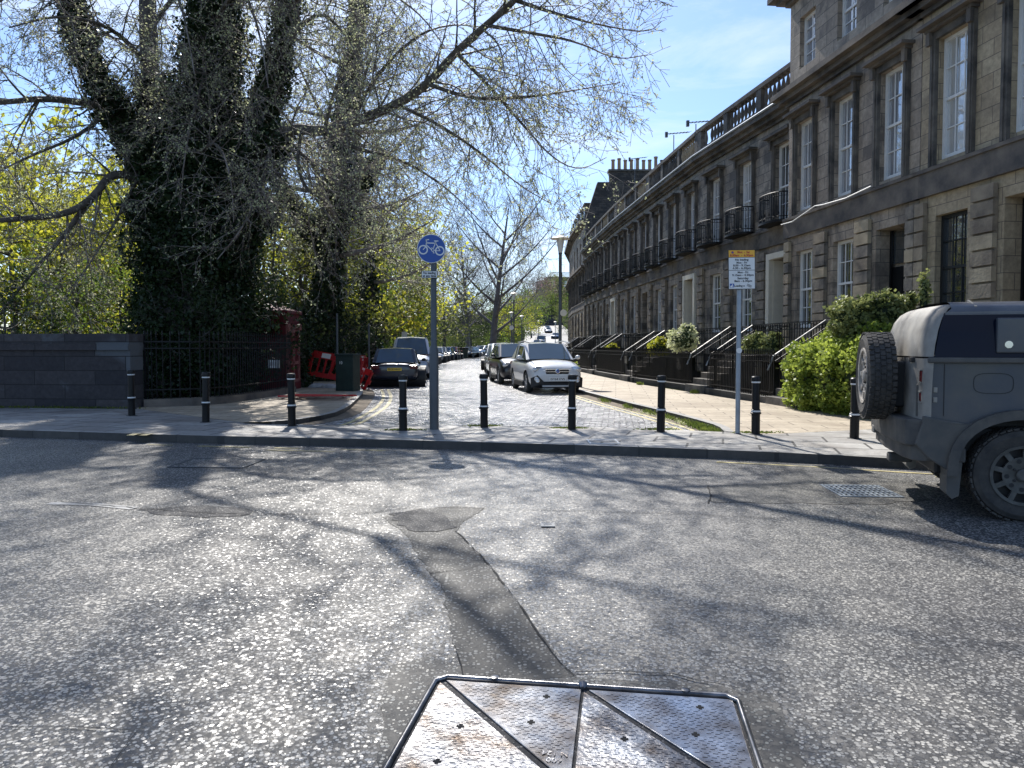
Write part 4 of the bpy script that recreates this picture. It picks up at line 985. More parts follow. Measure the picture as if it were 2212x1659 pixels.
# sandbags
def sandbag(px, py, lb, s=1.0, rz=0, z=.12):
    x, y = G(px, py, z); bm = bmesh.new(); bmesh.ops.create_icosphere(bm, subdivisions=3, radius=1)
    for v in bm.verts:
        c = v.co; n = 1 + .08 * math.sin(c.x * 5 + px) * math.cos(c.y * 4) + .05 * math.sin(c.z * 9 + py)
        v.co = Vector((c.x * .34 * n * s, c.y * .21 * n * s, (abs(c.z) ** .8 * (1 if c.z > 0 else -.1)) * .15 * n * s))
    me = bpy.data.meshes.new('sandbag'); bm.to_mesh(me); bm.free(); me.materials.append(M['sandbag']); smooth_mesh(me, 80)
    o = link('sandbag', me); o.location = (x, y, z + .01); o.rotation_euler.z = R(rz); tag(o, lb, 'sandbag', 'grey sandbags round the barriers')
sandbag(687, 837, 'grey sandbag under the tilted barrier, left one', 1, 15); sandbag(712, 838, 'grey sandbag under the tilted barrier, right one', .95, -10)
sandbag(744, 842, 'sandbag at the foot of the green cabinet', .9, 5); sandbag(776, 822, 'pale sandbag on the kerb behind the cabinet', .9, 30); sandbag(789, 815, 'pale sandbag on the kerb nearest the dark estate car', 1.0, 60); sandbag(783, 826, 'small sandbag between the kerb bags', .7, 60)

# boundary wall at the left
sw = thing('stone_wall', 'dark coursed stone boundary wall with thick coping at the left edge', 'wall', (0, 0, 0))
wp = [(-30, 19.6), (-12, 17.25), (-8.75, 16.95)]
mb = MB(); cpn = MB()
def wallseg(mb, P, y0, y1, z0, z1, ext=0):
    for a, b in zip(P[:-1], P[1:]):
        a = Vector(a); b = Vector(b); t = (b - a).normalized(); n = Vector((-t.y, t.x)); b2 = b + t * ext * (P[-1] == (b.x, b.y) or True if tuple(b) == tuple(P[-1]) else 0)
        q = [a + n * y0, b2 + n * y0, b2 + n * y1, a + n * y1]
        mb.prism([(p.x, p.y) for p in q], z0, z1)
wallseg(mb, wp, 0, .5, 0, 1.46); wallseg(cpn, wp, -.07, .57, 1.462, 1.60, .07); wallseg(cpn, wp, -.03, .53, 1.602, 1.84, .02)
mb.build('wall_face', 'wallstone', sw); cpn.build('coping', 'wallstone', sw)
# railings at the left, on a stone plinth
lr = thing('garden_railing', 'tall black spiked railings on a stone plinth before the ivy covered tree', 'railing', (0, 0, 0))
mb = MB(); pl = MB()
FP = smooth2([(-8.7, 17.5), (-8.3, 17.62), (-7.46, 18.0), (-7.15, 19.4), (-6.98, 21), (-6.9, 23.0)], 2)
fpr = refine(FP, .12)
for p in fpr:
    mb.bar((p[0], p[1], .3), (p[0], p[1], 1.80), .02); mb.lathe([(.006, 0), (.024, .05), (.002, .16)], 4, Matrix.Translation((p[0], p[1], 1.78)))
for z, t in ((1.66, .035), (1.50, .03), (.52, .03)):
    for a, b in zip(FP[:-1], FP[1:]): mb.bar((a[0], a[1], z), (b[0], b[1], z), .035, t)
mb.build('bars', 'iron', lr); kerbwall(pl, offset_poly(FP, -.18), .36, .05, .30); pl.build('plinth', 'trim_mid', lr)
p = AT(595, 786, 22.2)
nb_ = thing('notice_plate', 'small white notice plate fixed to the black garden railings', 'sign', (p.x, 22.1, p.z), R(-60)); MB().box(-.2, .2, -.01, .0, -.12, .12).build('plate', 'signwhite', nb_)
nb_.rotation_euler.z = R(-22)
for i, s in enumerate(('NO', 'PARKING')): pass
q = MB()
for k in range(5): q.box(-.15 + k * .062, -.115 + k * .062, -.012, -.0102, -.05, .05)
q.build('faded_lettering', 'sticker', nb_)
# second railing farther along the left side
l2 = thing('garden_railing', 'low dark railings in the shade beyond the police box', 'railing', (0, 0, 0)); mb = MB()
P = [(-7.9, 26.5), (-8.6, 31), (-9.6, 40), (-10.9, 56)]
for a, b in zip(P[:-1], P[1:]): railing(mb, (*a, 0), (*b, 0), .12, 1.55, .16)
mb.build('bars', 'iron', l2)

# drains and covers
def flush_cover(name, lbl, pts, m='liner', frame='galv', z=.0065, grid=None):
    q = [Vector((*G(*p, z if name != 'pavement_cover' else .13), 0)) for p in pts]; c = sum(q, Vector()) / 4
    zz = z if name != 'pavement_cover' else .126
    u = (q[1] - q[0] + q[2] - q[3]) / 4; v = (q[3] - q[0] + q[2] - q[1]) / 4; a = math.atan2(u.y, u.x); w2, h2 = u.length, v.length
    t = thing(name, lbl, 'cover', (c.x, c.y, zz), a)
    mb = MB(); e = .025
    for x0, x1, y0, y1 in ((-w2, w2, -h2, -h2 + e), (-w2, w2, h2 - e, h2), (-w2, -w2 + e, -h2 + e, h2 - e), (w2 - e, w2, -h2 + e, h2 - e)): mb.box(x0, x1, y0, y1, 0, .006)
    mb.build('frame', frame, t)
    MB().add([(-w2 + e, -h2 + e, .001), (w2 - e, -h2 + e, .001), (w2 - e, h2 - e, .001), (-w2 + e, h2 - e, .001)], [(0, 1, 2, 3)]).build('lid', m, t)
    if grid:
        mb = MB(); nx_, ny_ = grid
        for i in range(1, nx_): x = -w2 + 2 * w2 * i / nx_; mb.box(x - .012, x + .012, -h2 + e, h2 - e, .002, .008)
        for j in range(1, ny_): y = -h2 + 2 * h2 * j / ny_; mb.box(-w2 + e, w2 - e, y - .010, y + .010, .0085, .012)
        mb.build('grating', frame, t)
flush_cover('drain_grate', 'iron drain grating set in the road just behind the muddy vehicle', [(1800, 1072), (1945, 1074), (1905, 1049), (1785, 1047)], grid=(12, 6))
flush_cover('pavement_cover', 'small pale framed cover in the crossing pavement behind the bollards', [(1268, 958), (1338, 958), (1332, 949), (1272, 949)], m='slab_cross', frame='signwhite')
flush_cover('road_cover', 'long rectangular steel framed cover flush in the shaded road at left', [(380, 1010), (530, 1010), (572, 992), (400, 990)], m='asphalt', frame='steel_grey')
flush_cover('round_plug', 'small pale oval metal plug in the road right of the repair strip', [(1168, 1138), (1198, 1138), (1198, 1131), (1168, 1131)], m='plug', frame='plug')

# double triangular inspection cover in the foreground
tl_ = G(945, 1466, .0); tr_ = G(1592, 1510, .0)
au = math.atan2(tr_[1] - tl_[1], tr_[0] - tl_[0]); WDT = math.hypot(tr_[0] - tl_[0], tr_[1] - tl_[1])
M['castiron'] = plain('cast_iron', (.42, .44, .48), .27, metal=.9, col2=(.13, .105, .085), vscale=4.2, bump=.12, bscale=14)
M['castrust'] = plain('rusty_cast_iron', (.36, .37, .39), .36, metal=.75, col2=(.10, .075, .058), vscale=5, bump=.25, bscale=30)
M['frame_iron'] = plain('frame_iron', (.09, .09, .095), .3, metal=.8, col2=(.30, .30, .31), vscale=9)
cv = thing('inspection_cover', 'large steel framed double inspection cover of four triangular lids in the foreground', 'cover', (tl_[0], tl_[1], .0), au)
DP = .80
# local x along the far edge, y positive away from viewer (cover spans y 0..-DP)
MB().box(0.01, WDT - .01, -DP, -.01, -.02, .0045).build('bed', 'asphalt_dark', cv)
fr = MB(); ch = .05
P = [(0, -DP - .02), (0, -ch), (ch, 0), (WDT - ch, 0), (WDT, -ch), (WDT, -DP - .02)]
fr.tube([(a, b, .012) for a, b in P], .013, 8)
fr.box(0, WDT, -.016, -.004, .0, .016); fr.tube([(WDT / 2, 0, .014), (WDT / 2, -.03, .014)], [.024, .010], 8)
for a in (.27, WDT - .22): fr.lathe([(.02, 0), (.02, .026), (.012, .028)], 10, Matrix.Translation((a, .005, .0)))
fr.build('frame', 'frame_iron', cv, smooth=50)
HW = (WDT - .05) / 2
def tri_pts(i, up):
    x0 = .025 + i * (HW + .006); x1 = x0 + HW - .004; g = .009
    A = (x0, -.03); B = (x1, -.03); C = (x1, -DP + .015); D = (x0, -DP + .015)
    if up: return [(A[0] + 2.4 * g, A[1]), B, (C[0], C[1] + 2.4 * g)]
    return [(A[0], A[1] - 2.2 * g), (C[0] - 2.2 * g, C[1]), D]
def inside(p, T, mrg):
    s = []
    for i in range(3):
        a, b = T[i], T[(i + 1) % 3]; L_ = math.hypot(b[0] - a[0], b[1] - a[1]); s.append(((b[0] - a[0]) * (p[1] - a[1]) - (b[1] - a[1]) * (p[0] - a[0])) / L_)
    return all(k > mrg for k in s) or all(k < -mrg for k in s)
for i in range(2):
    for up in (True, False):
        T_ = tri_pts(i, up)
        lid = MB().prism(T_, -.01, .012).build('lid', 'castiron' if up else 'castrust', cv, bevel=.003)
        lid['label'] = ('polished' if up else 'worn, rust edged') + ' triangular lid with raised treads'
        tr_m = MB(); cx_ = sum(t[0] for t in T_) / 3; cy_ = sum(t[1] for t in T_) / 3
        keys = [(cx_ + .06, cy_ + .15), (cx_ + .02, cy_ - .08)] if up else [(cx_ - .03, cy_ + .11), (cx_ - .06, cy_ - .15)]
        stp = .034
        for a in range(0, 24):
            for b in range(0, 28):
                px, py = .03 + i * (HW + .006) + a * stp + (b % 2) * stp / 2 * 0 , -.045 - b * stp * .86
                px += (b % 2) * .008
                if not inside((px, py), T_, .022) or (up and i == 0 and px > T_[2][0] - .13 and py < T_[2][1] + .215) or any(abs(px - k[0]) < .035 and abs(py - k[1]) < .03 for k in keys): continue
                tr_m.box(px - .013, px + .006, py - .003, py + .003, .0121, .0137); tr_m.box(px + .001, px + .0065, py + .003, py + .014, .0121, .0137); tr_m.box(px + .0065, px + .016, py + .009, py + .0145, .0121, .0136)
        tr_m.build('treads', 'castiron' if up else 'castrust', lid)
        kh = MB()
        for k in keys:
            kh.box(k[0] - .016, k[0] + .016, k[1] - .008, k[1] + .008, .0122, .0128); kh.box(k[0] - .007, k[0] + .007, k[1] - .018, k[1] + .018, .0129, .0134)
        kh.build('keyhole', 'crack', lid)
        if up and i == 0:
            tm_ = Matrix.Translation((T_[2][0] - .07, T_[2][1] + .165, .0156)) @ Matrix.Rotation(R(180), 4, 'Z')
            text('lettering', '600', .04, 'castrust', lid, tm_ @ Matrix.Translation((0, .022, .0004)), .015)
            text('lettering', 'N 124', .04, 'castrust', lid, tm_ @ Matrix.Translation((0, -.022, .0004)), .015)

# =================================================================== VEHICLES
def loft(secs, cap=True):
    mb = MB(); n = len(secs[0]); vs = [p for s in secs for p in s]
    fs = [(i * n + k, (i + 1) * n + k, (i + 1) * n + (k + 1) % n, i * n + (k + 1) % n) for i in range(len(secs) - 1) for k in range(n)]
    mb.add(vs, fs)
    if cap: mb.f += [tuple(range(n)), tuple((len(secs) - 1) * n + k for k in range(n - 1, -1, -1))]; mb.m += [0, 0]
    return mb
def wheel(parent, x, y, r, wd, spokes=5, front=1):
    """axle along y; front=+1 shows the rim towards +y"""
    k = ('wh', round(r, 3), round(wd, 3), spokes)
    if k not in _win:
        T2 = Matrix.Rotation(R(-90), 4, 'X')
        a = MB().lathe([(r * .62, -wd / 2 + .01), (r * .9, -wd / 2), (r * .985, -wd / 2 + .03), (r, -wd / 4), (r, wd / 4), (r * .985, wd / 2 - .03), (r * .9, wd / 2), (r * .62, wd / 2 - .01)], 32, T2, cap=False)
        me1 = a.mesh('tyre', 'tyre'); smooth_mesh(me1, 35)
        b = MB(); b.mat(1).lathe([(r * .60, -wd / 2 + .03), (r * .60, wd / 2 - .09), (r * .59, wd / 2 - .08), (.001, wd / 2 - .08)], 28, T2).mat(0)
        b.lathe([(r * .64, wd / 2 - .03), (r * .64, wd / 2 - .012), (r * .58, wd / 2 - .015), (r * .57, wd / 2 - .05)], 28, T2, cap=False)
        for q in range(spokes):
            an = 2 * math.pi * q / spokes
            b.bar((math.cos(an) * r * .08, wd / 2 - .035, math.sin(an) * r * .08), (math.cos(an) * r * .6, wd / 2 - .028, math.sin(an) * r * .6), r * .15, .03, up=(0, 1, 0))
        b.lathe([(r * .15, wd / 2 - .05), (r * .13, wd / 2 - .015), (.001, wd / 2 - .012)], 14, T2)
        _win[k] = (me1, b.mesh('rim', ['rim', 'liner']))
    w_ = link('wheel', _win[k][0], parent); w_.location = (x, y, r); w_.rotation_euler.z = 0 if front > 0 else math.pi
    w_.name = 'wheel'; rm = link('rim', _win[k][1], w_); return w_
_car = {}
def car(style, paint, name, label, cat, loc, rz, group='parked cars along the cobbled street', plate=None, rear=None):
    """length along local x, front at +x"""
    S = dict(
        suv=dict(L=4.28, W=1.80, H=1.65, belt=1.09, wb=2.55, r=.35, cab=[(1.02, .22, .0), (-1.15, -1.80)], hood=1.05, low='liner'),
        hatch=dict(L=4.1, W=1.72, H=1.47, belt=.93, wb=2.5, r=.31, cab=[(1.0, .35, .0), (-1.3, -1.85)], hood=.88, low=None),
        estate=dict(L=4.65, W=1.82, H=1.45, belt=.92, wb=2.8, r=.33, cab=[(.95, .22, .0), (-1.62, -2.12)], hood=.88, low=None),
        mpv=dict(L=4.6, W=1.82, H=1.68, belt=1.02, wb=2.75, r=.33, cab=[(1.35, .35, .0), (-1.75, -2.15)], hood=.95, low=None),
        van=dict(L=4.95, W=1.92, H=1.97, belt=1.15, wb=3.0, r=.34, cab=[(1.75, .98, .0), (-2.2, -2.38)], hood=1.1, low='liner'))[style]
    L, W, Hh, bz, r = S['L'], S['W'], S['H'], S['belt'], S['r']; hx = L / 2; hw = W / 2; key = (style, paint)
    x1, x2, _ = S['cab'][0]; x3, x4 = S['cab'][1]; ho = S['hood']
    if key not in _car:
        def sec(x, zb, zt, w_, tw=.86):
            q = [(0, zb), (w_ * .8, zb), (w_ * .97, zb + .10), (w_, (zb + zt) * .5 - .02), (w_ * .985, zt - .16), (w_ * tw, zt - .02), (0, zt + .025)]
            return [(x, -a, b) for a, b in q[::-1]][:-1] + [(x, a, b) for a, b in q][:-1] if False else [(x, a, b) for a, b in q] + [(x, -a, b) for a, b in q[1:-1][::-1]]
        sl = [(-hx, .42, bz - .12, hw * .80), (-hx + .05, .30, bz - .04, hw * .90), (-hx + .35, .24, bz, hw * .985), (x3, .20, bz, hw), (0, .19, bz - .01, hw), (x1 - .25, .19, bz - .03, hw), (x1 + .12, .19, (bz + ho) / 2, hw * .995),
              (hx - .55, .20, ho - .04, hw * .98), (hx - .2, .22, ho - .14, hw * .93), (hx - .05, .28, ho - .26, hw * .84), (hx, .40, ho - .36, hw * .72)]
        mb = loft([sec(*s) for s in sl][::-1])
        me = mb.mesh('body', paint); o = bpy.data.objects.new('b', me); SC.collection.objects.link(o)
        me.materials.append(M['liner'])
        sb = o.modifiers.new('s', 'SUBSURF'); sb.levels = sb.render_levels = 2
        cut = MB()
        for sx in (-1, 1):
            cut.lathe([(r + .055, -hw - .2), (r + .055, hw + .2)], 28, Matrix.Translation((sx * S['wb'] / 2, 0, r)) @ Matrix.Rotation(R(90), 4, 'X'))
        cm = cut.mesh('c', ['liner']); co_ = bpy.data.objects.new('c', cm); SC.collection.objects.link(co_)
        bo = o.modifiers.new('b', 'BOOLEAN'); bo.object = co_; bo.operation = 'DIFFERENCE'; bo.solver = 'EXACT'; bo.material_mode = 'TRANSFER'
        dg = bpy.context.evaluated_depsgraph_get(); bme = bpy.data.meshes.new_from_object(o.evaluated_get(dg)); bme.name = 'body'
        bpy.data.objects.remove(o); bpy.data.objects.remove(co_); smooth_mesh(bme, 38)
        # cabin
        wt = hw * .76; wbt = hw * .93
        st = [(x1, 0), (x2, .93), (x2 - .95, 1), (x2 - 1.03, 1), (x3 + .35, 1), (x3, .96), (x4, 0)]
        rows = []
        for x, k in st:
            zr = bz + (Hh - bz) * k if k else bz + .03
            if k: rr = [(wbt, bz - .03), (wt + .035, zr - .10), (wt - .06, zr - .015), (0, zr + .02)]
            else: rr = [(wbt, bz - .03), (wbt - .03, bz - .02), (wbt - .10, bz - .01), (0, bz + .02)]
            rows.append([(x, a, b) for a, b in rr] + [(x, -a, b) for a, b in rr[:-1][::-1]])
        def mk(sel): 
            m_ = MB(); n = 7
            for i in range(len(rows) - 1):
                for k in range(n - 1):
                    if sel(i, k): m_.add([rows[i][k], rows[i][k + 1], rows[i + 1][k + 1], rows[i + 1][k]], [(0, 1, 2, 3)])
            return m_
        side = lambda i, k: k in (0, 5) and i in ((0, 1, 3, 4) if style != 'van' else (0, 1))
        ws = lambda i, k: i == 0 and k in (2, 3)
        rw = lambda i, k: i == 5 and k in (2, 3)
        cab = mk(lambda i, k: not (side(i, k) or ws(i, k) or rw(i, k)))
        # narrow pillars either side of the glass
        P = lambda i, k: Vector(rows[i][k])
        for k in (2, 4): cab.bar(P(0, k) + Vector((.02, 0, 0)), P(1, k), .06, .05)
        for k in (2, 4): cab.bar(P(5, k), P(6, k), .09, .05)
        for i in (1, 2, 4):
            for k in (0, 6):
                k2 = 1 if k == 0 else 5
                cab.bar(P(i, k), P(i, k2), .05, .03)
        cm_ = cab.mesh('cabin', paint)
        bm = bmesh.new(); bm.from_mesh(cm_); bmesh.ops.remove_doubles(bm, verts=bm.verts, dist=.0005); bm.to_mesh(cm_); bm.free(); smooth_mesh(cm_, 30)
        gl = [mk(ws).mesh('windscreen', 'carglass'), mk(side).mesh('side_windows', 'carglass'), mk(rw).mesh('rear_window', 'carglass')]
        _car[key] = (bme, cm_, gl)
    bme, cm_, gl = _car[key]
    t = thing(name, label, cat, loc, rz, group)
    link('body', bme, t); link('cabin', cm_, t)
    for g, n in zip(gl, ('windscreen', 'side_windows', 'rear_window')): link(n, g, t)
    for sx in (-1, 1):
        for sy in (-1, 1): wheel(t, sx * S['wb'] / 2, sy * (hw - .13), r, .215, 5, sy)
    for sy in (-1, 1):
        mb = MB(); mb.lathe([(.001, -.09), (.08, -.06), (.10, 0), (.08, .06), (.001, .09)], 10, Matrix.Translation((x1 - .22, sy * (hw + .11), bz + .06)) @ Matrix.Rotation(R(90), 4, 'X'), 1, .75); mb.bar((x1 - .2, sy * (hw - .04), bz), (x1 - .2, sy * (hw + .08), bz + .03), .05, .03)
        mb.build('wing_mirror', paint if style != 'estate' else 'liner', t, smooth=60)
        hm = MB(); hm.lathe([(.001, -.06), (.10, -.04), (.135, 0), (.12, .04), (.001, .06)], 14, Matrix.Translation((hx - .145, sy * (hw * .68), ho - .27)) @ Matrix.Rotation(R(90 + sy * -0), 4, 'Y') @ Matrix.Rotation(R(sy * 22), 4, 'X'), .8, 1.55); hm.build('headlight', 'lamp', t, smooth=60)
        hm = MB(); hm.box(-hx - .015, -hx + .25, min(sy * hw * .60, sy * hw * .93), max(sy * hw * .60, sy * hw * .93), bz - .24, bz - .10); hm.build('tail_light', 'tail', t, bevel=.03)
    gm = MB(); gm.box(hx - .10, hx + .012, -hw * .42, hw * .42, ho - .42, ho - .27); gm.box(hx - .12, hx + .004, -hw * .6, hw * .6, .26, .40); gm.build('grille', 'liner', t, bevel=.03)
    if style in ('suv', 'van'):
        sk = MB()
        for sy in (-1, 1): sk.box(-S['wb'] / 2 + r + .06, S['wb'] / 2 - r - .06, min(sy * (hw - .06), sy * (hw + .006)), max(sy * (hw - .06), sy * (hw + .006)), .19, .36)
        sk.build('side_skirt', 'liner', t, bevel=.02)
    pm1 = MB().box(hx + .005, hx + .024, -.27, .27, .41, .53); pm1.build('number_plate', 'plate_w', t)
    pm2 = MB().box(-hx - .03, -hx - .005, -.26, .26, .62, .73); pm2.build('number_plate', 'plate_y', t)
    if plate: text('plate_text', plate, .085, 'signblack', t, Matrix.Translation((hx + .026, 0, .47)) @ Matrix(((0, 0, 1, 0), (1, 0, 0, 0), (0, 1, 0, 0), (0, 0, 0, 1))), .02, .46)
    if rear: text('plate_text', rear, .085, 'signblack', t, Matrix.Translation((-hx - .032, 0, .675)) @ Matrix(((0, 0, -1, 0), (-1, 0, 0, 0), (0, 1, 0, 0), (0, 0, 0, 1))), .02, .46)
    return t, S
def facing(dx, dy): return math.atan2(dy, dx)
# right-hand row: noses towards us
wc, S = car('suv', 'p_white', 'parked_car', 'white compact off roader facing us behind the bollards, black lower bumper', 'car', (1.10, 25.7, .03), R(-90 + 9.5), plate='DY64 CVS')
hx = S['L'] / 2; hw = S['W'] / 2
# its own front: black lower bumper, fog lamps, silver skid plate, wide grille with emblem
b_ = MB(); b_.prism([(-hw * .93, .20), (-hw * .6, .19), (-hw * .3, .19), (0, .19), (hw * .3, .19), (hw * .6, .19), (hw * .93, .20), (hw * .95, .50), (hw * .72, .60), (hw * .48, .38), (hw * .2, .38), (-hw * .2, .38), (-hw * .48, .38), (-hw * .72, .60), (-hw * .95, .50)], -.02, .0, Matrix.Translation((hx + .0, 0, 0)) @ Matrix(((0, 0, 1, 0), (1, 0, 0, 0), (0, 1, 0, 0), (0, 0, 0, 1))))
bb = MB()
for v_ in b_.v: bb.v.append((v_[0] + .035 - .17 * (abs(v_[1]) / hw) ** 4, v_[1], v_[2]))
bb.f = b_.f; bb.m = b_.m
bb.build('lower_bumper', 'liner', wc)
MB().box(hx - .03, hx + .05, -.50, .50, .22, .28).build('skid_plate', 'rim', wc, bevel=.01)
for s in (-1, 1):
    MB().lathe([(.07, 0), (.07, .02), (.045, .025), (.001, .02)], 16, Matrix.Translation((hx - .0, s * hw * .72, .43)) @ Matrix.Rotation(R(90), 4, 'Y')).build('fog_lamp', 'lamp', wc)
    MB().tube([(1.0, s * hw * .74, 1.63), (.0, s * hw * .78, 1.70), (-1.2, s * hw * .76, 1.66)], .022, 6).build('roof_rail', 'rim', wc)
g_ = MB(); g_.box(hx + .0, hx + .03, -.40, .40, .70, .72); g_.box(hx - .02, hx + .022, -.45, .45, .79, .81); g_.build('grille_bar', 'chrome', wc)
em = Matrix.Translation((hx + .035, 0, .725)) @ Matrix.Rotation(R(90), 4, 'Y')
e_ = MB().lathe([(.075, -.01), (.075, .006), (.058, .01), (.058, .0)], 24, em); eo = e_.build('emblem', 'chrome', wc)
MB().lathe([(.056, 0), (.056, .004), (.001, .004)], 20, em).build('emblem_disc', 'signblue', eo)
MB().bar((hx + .041, -.045, .705), (hx + .041, .045, .74), .018, .006).build('emblem_bolt', 'chrome', eo)
sl_ = Vector((.98 - .30, 0, 1.03 - 1.65))
car('suv', 'p_black', 'parked_car', 'black off roader parked directly behind the white car', 'car', (.10, 31.2, .03), R(-90 + 9))
car('mpv', 'p_silver', 'parked_car', 'tall silver people carrier behind the black off roader', 'car', (-.32, 36.8, .03), R(-90 + 5))
car('mpv', 'p_grey', 'parked_car', 'grey car whose roof shows above the silver people carrier', 'car', (-.72, 43.4, .03), R(-90 + 3))
car('hatch', 'p_silver', 'parked_car', 'pale hatchback at the far end of the right hand row', 'car', (-1.0, 49.2, .03), R(-90 + 3))
# left-hand row
car('estate', 'p_navy', 'parked_car', 'dark estate car seen from behind, yellow plate, nearest on the left', 'car', (-4.55, 29.4, .03), R(90 + 6), rear='PK20 HHW')
car('van', 'p_silver', 'parked_van', 'silver van facing us behind the dark estate car', 'van', (-4.95, 36.4, .03), R(-90 + 8), 'parked vans on the left')
car('van', 'p_red', 'parked_van', 'dark red van seen from behind', 'van', (-6.25, 45.6, .03), R(90 + 7), 'parked vans on the left')
lab = [('hatch', 'p_red', 'small red car just beyond the red van', (-6.75, 52.4), 180), ('hatch', 'p_silver', 'silver hatchback beside the sign post, beyond the small red car', (-7.1, 57.6), 0),
       ('hatch', 'p_black', 'black hatchback in the middle of the left row', (-7.15, 63.0), 180), ('estate', 'p_silver', 'silver estate flashing in the sun', (-7.2, 69.0), 0), ('hatch', 'p_white', 'white hatchback in the left row', (-7.3, 74.6), 180),
       ('estate', 'p_blue', 'blue estate beyond the white hatchback', (-7.2, 80.5), 180), ('hatch', 'p_red', 'farther red hatchback, last before the wheeled bin', (-6.9, 86.0), 180),
       ('hatch', 'p_black', 'black hatchback at the bend beyond the bin', (-5.8, 101), 15), ('suv', 'p_silver', 'silver off roader facing us at the bend', (-4.55, 112), 20), ('hatch', 'p_grey', 'grey hatchback behind the silver off roader at the bend', (-3.2, 119), 22), ('hatch', 'p_red', 'tiny red car farthest at the bend', (-1.6, 126), 24)]
for st_, pa, lb, (x, y), tw in lab:
    z = .03 if y < 108 else HZ((0, y)); a = R(90) if tw == 180 else R(-90 - tw)
    car(st_, pa, 'parked_car', lb, 'car', (x, y, z), a + (R(3) if y < 80 else R(-4)))
# on the hill
for st_, pa, lb, px, py, Y in (('hatch', 'p_silver', 'silver car coming down at the foot of the hill', 1160, 738, 150), ('van', 'p_grey', 'grey van behind the silver car at the foot of the hill', 1169, 733, 158), ('hatch', 'p_white', 'white car lower of the two on the hill', 1185, 714, 214), ('suv', 'p_white', 'white off roader higher of the two on the hill', 1182.5, 709, 222), ('hatch', 'p_blue', 'blue car parked at the right of the hill road', 1200, 728, 185)):
    p = AT(px, py, Y); car(st_, pa, 'car_on_hill', lb, 'car', (p.x, Y, HZ((0, Y)) + .01), R(-90 - 6), 'cars on the hill road')
# wheeled bin
bn = thing('wheeled_bin', 'dark communal wheeled bin at the end of the left row of cars', 'bin', (-6.2, 93, .03)); MB().prism([(-.62, 0), (.62, 0), (.68, 1.2), (-.68, 1.2)], -.5, .5, FACE).build('tub', 'green_cab', bn); MB().box(-.72, .72, -.55, .55, 1.202, 1.36).build('lid', 'liner', bn, bevel=.04)
yb = thing('grit_bin', 'small yellow grit bin at the foot of the hill', 'bin', tuple(AT(1153, 742, 132)[:2]) + (HZ((0, 132)) + .1,)); MB().prism([(-.5, 0), (.5, 0), (.58, .8), (-.58, .8)], -.4, .4, FACE).build('tub', 'signyellow', yb); MB().box(-.62, .62, -.45, .45, .802, .92).build('lid', 'signyellow', yb, bevel=.03)

# ------------------------------------------------------------- muddy off road vehicle
M['lr_grey'] = plain('dirty_grey_paint', (.050, .060, .080), .45, metal=.2, col2=(.095, .092, .085), vscale=1.6, coat=.25)
M['lr_low'] = plain('mud_spattered_paint', (.065, .066, .064), .7, col2=(.115, .105, .09), vscale=3.5, bump=.1, bscale=50)
M['lr_dust'] = plain('pale_road_dust', (.16, .148, .13), .65, col2=(.34, .32, .28), vscale=2.6, bump=.05)
M['lr_roof'] = plain('dusty_dark_roof', (.07, .075, .09), .35, col2=(.13, .13, .14), vscale=3, coat=.3)
M['lr_trim'] = plain('muddy_black_trim', (.045, .045, .045), .7, col2=(.11, .10, .085), vscale=5)
M['lr_glass'] = glassmat('dark_side_glass', (.004, .007, .018), .1, .35, 1.3)
M['dirty_tyre'] = plain('dirty_tyre', (.03, .029, .028), .85, col2=(.07, .064, .056), vscale=9, bump=.3, bscale=50)
TH_ = R(-17)
hv_ = Vector((math.cos(TH_), math.sin(TH_))); wv_ = Vector((-hv_.y, hv_.x))
# local: x forward, y to its left (away from us); origin at ground under the rear axle's near wheel outer face
lr_o = (4.5, 6.45)
LRV = thing('off_road_vehicle', 'mud covered dark off road vehicle with spare wheel, cut by the right edge', 'car', (lr_o[0], lr_o[1], 0), TH_)
WD = 1.98; XR = -.80; XF = 3.62; RW = .41
def lrbox(name, m, *a, **k):
    bv = k.pop('bevel', .02); mb = MB()
    for q in a: mb.box(*q)
    return mb.build(name, m, LRV, bevel=bv)
def lrsec(x, pts): return [(x, a, b) for a, b in pts]
# lower body as side silhouette with wheel arches, extruded across, plus slight tumblehome from a bevel
def arch(cx, n=14, rr=.53):
    P = []
    for k in range(n + 1):
        a = math.pi * k / n; P.append((cx - math.cos(a) * rr * (1.0), RW - .02 + max(0, math.sin(a)) ** .75 * rr * .98))
    return P
A2 = [(-.53, .38)] + [(x, z) for x, z in arch(0)[1:-1]] + [(.53, .38)]
FX = 2.85
A1 = [(FX - .53, .38)] + [(x + 0, z) for x, z in arch(FX)[1:-1]] + [(FX + .53, .38)]
low = [(XR + .02, .88), (XR - .06, .66), (XR + .05, .54), (XR + .22, .42)] + A2 + A1 + [(XF - .05, .45), (XF, .62), (XF - .02, 1.16), (XF - .12, 1.26), (2.2, 1.42), (XR + .02, 1.42)]
mb = MB(); mb.prism(low, -WD + .03, -.03, FACE)
mb.build('body', 'lr_grey', LRV, bevel=.035)
# mud on the lower flank: thin separate lower cladding panels
cl = [(XR - .012, .86), (XR - .07, .66), (XR + .04, .535), (XR + .22, .415), (-.55, .375)] + [(x * 1.035, z + .01) for x, z in A2[1:6]] + [(-.47, .86), (XR - .012, .92)]
mb = MB(); mb.prism(cl, -.028, .008, FACE @ Matrix.Scale(-1, 4, (0, 0, 1)) if False else FACE)
for i, v in enumerate(mb.v): mb.v[i] = (v[0], v[1], v[2])
mb.build('rear_quarter_lower', 'lr_low', LRV, bevel=.012)
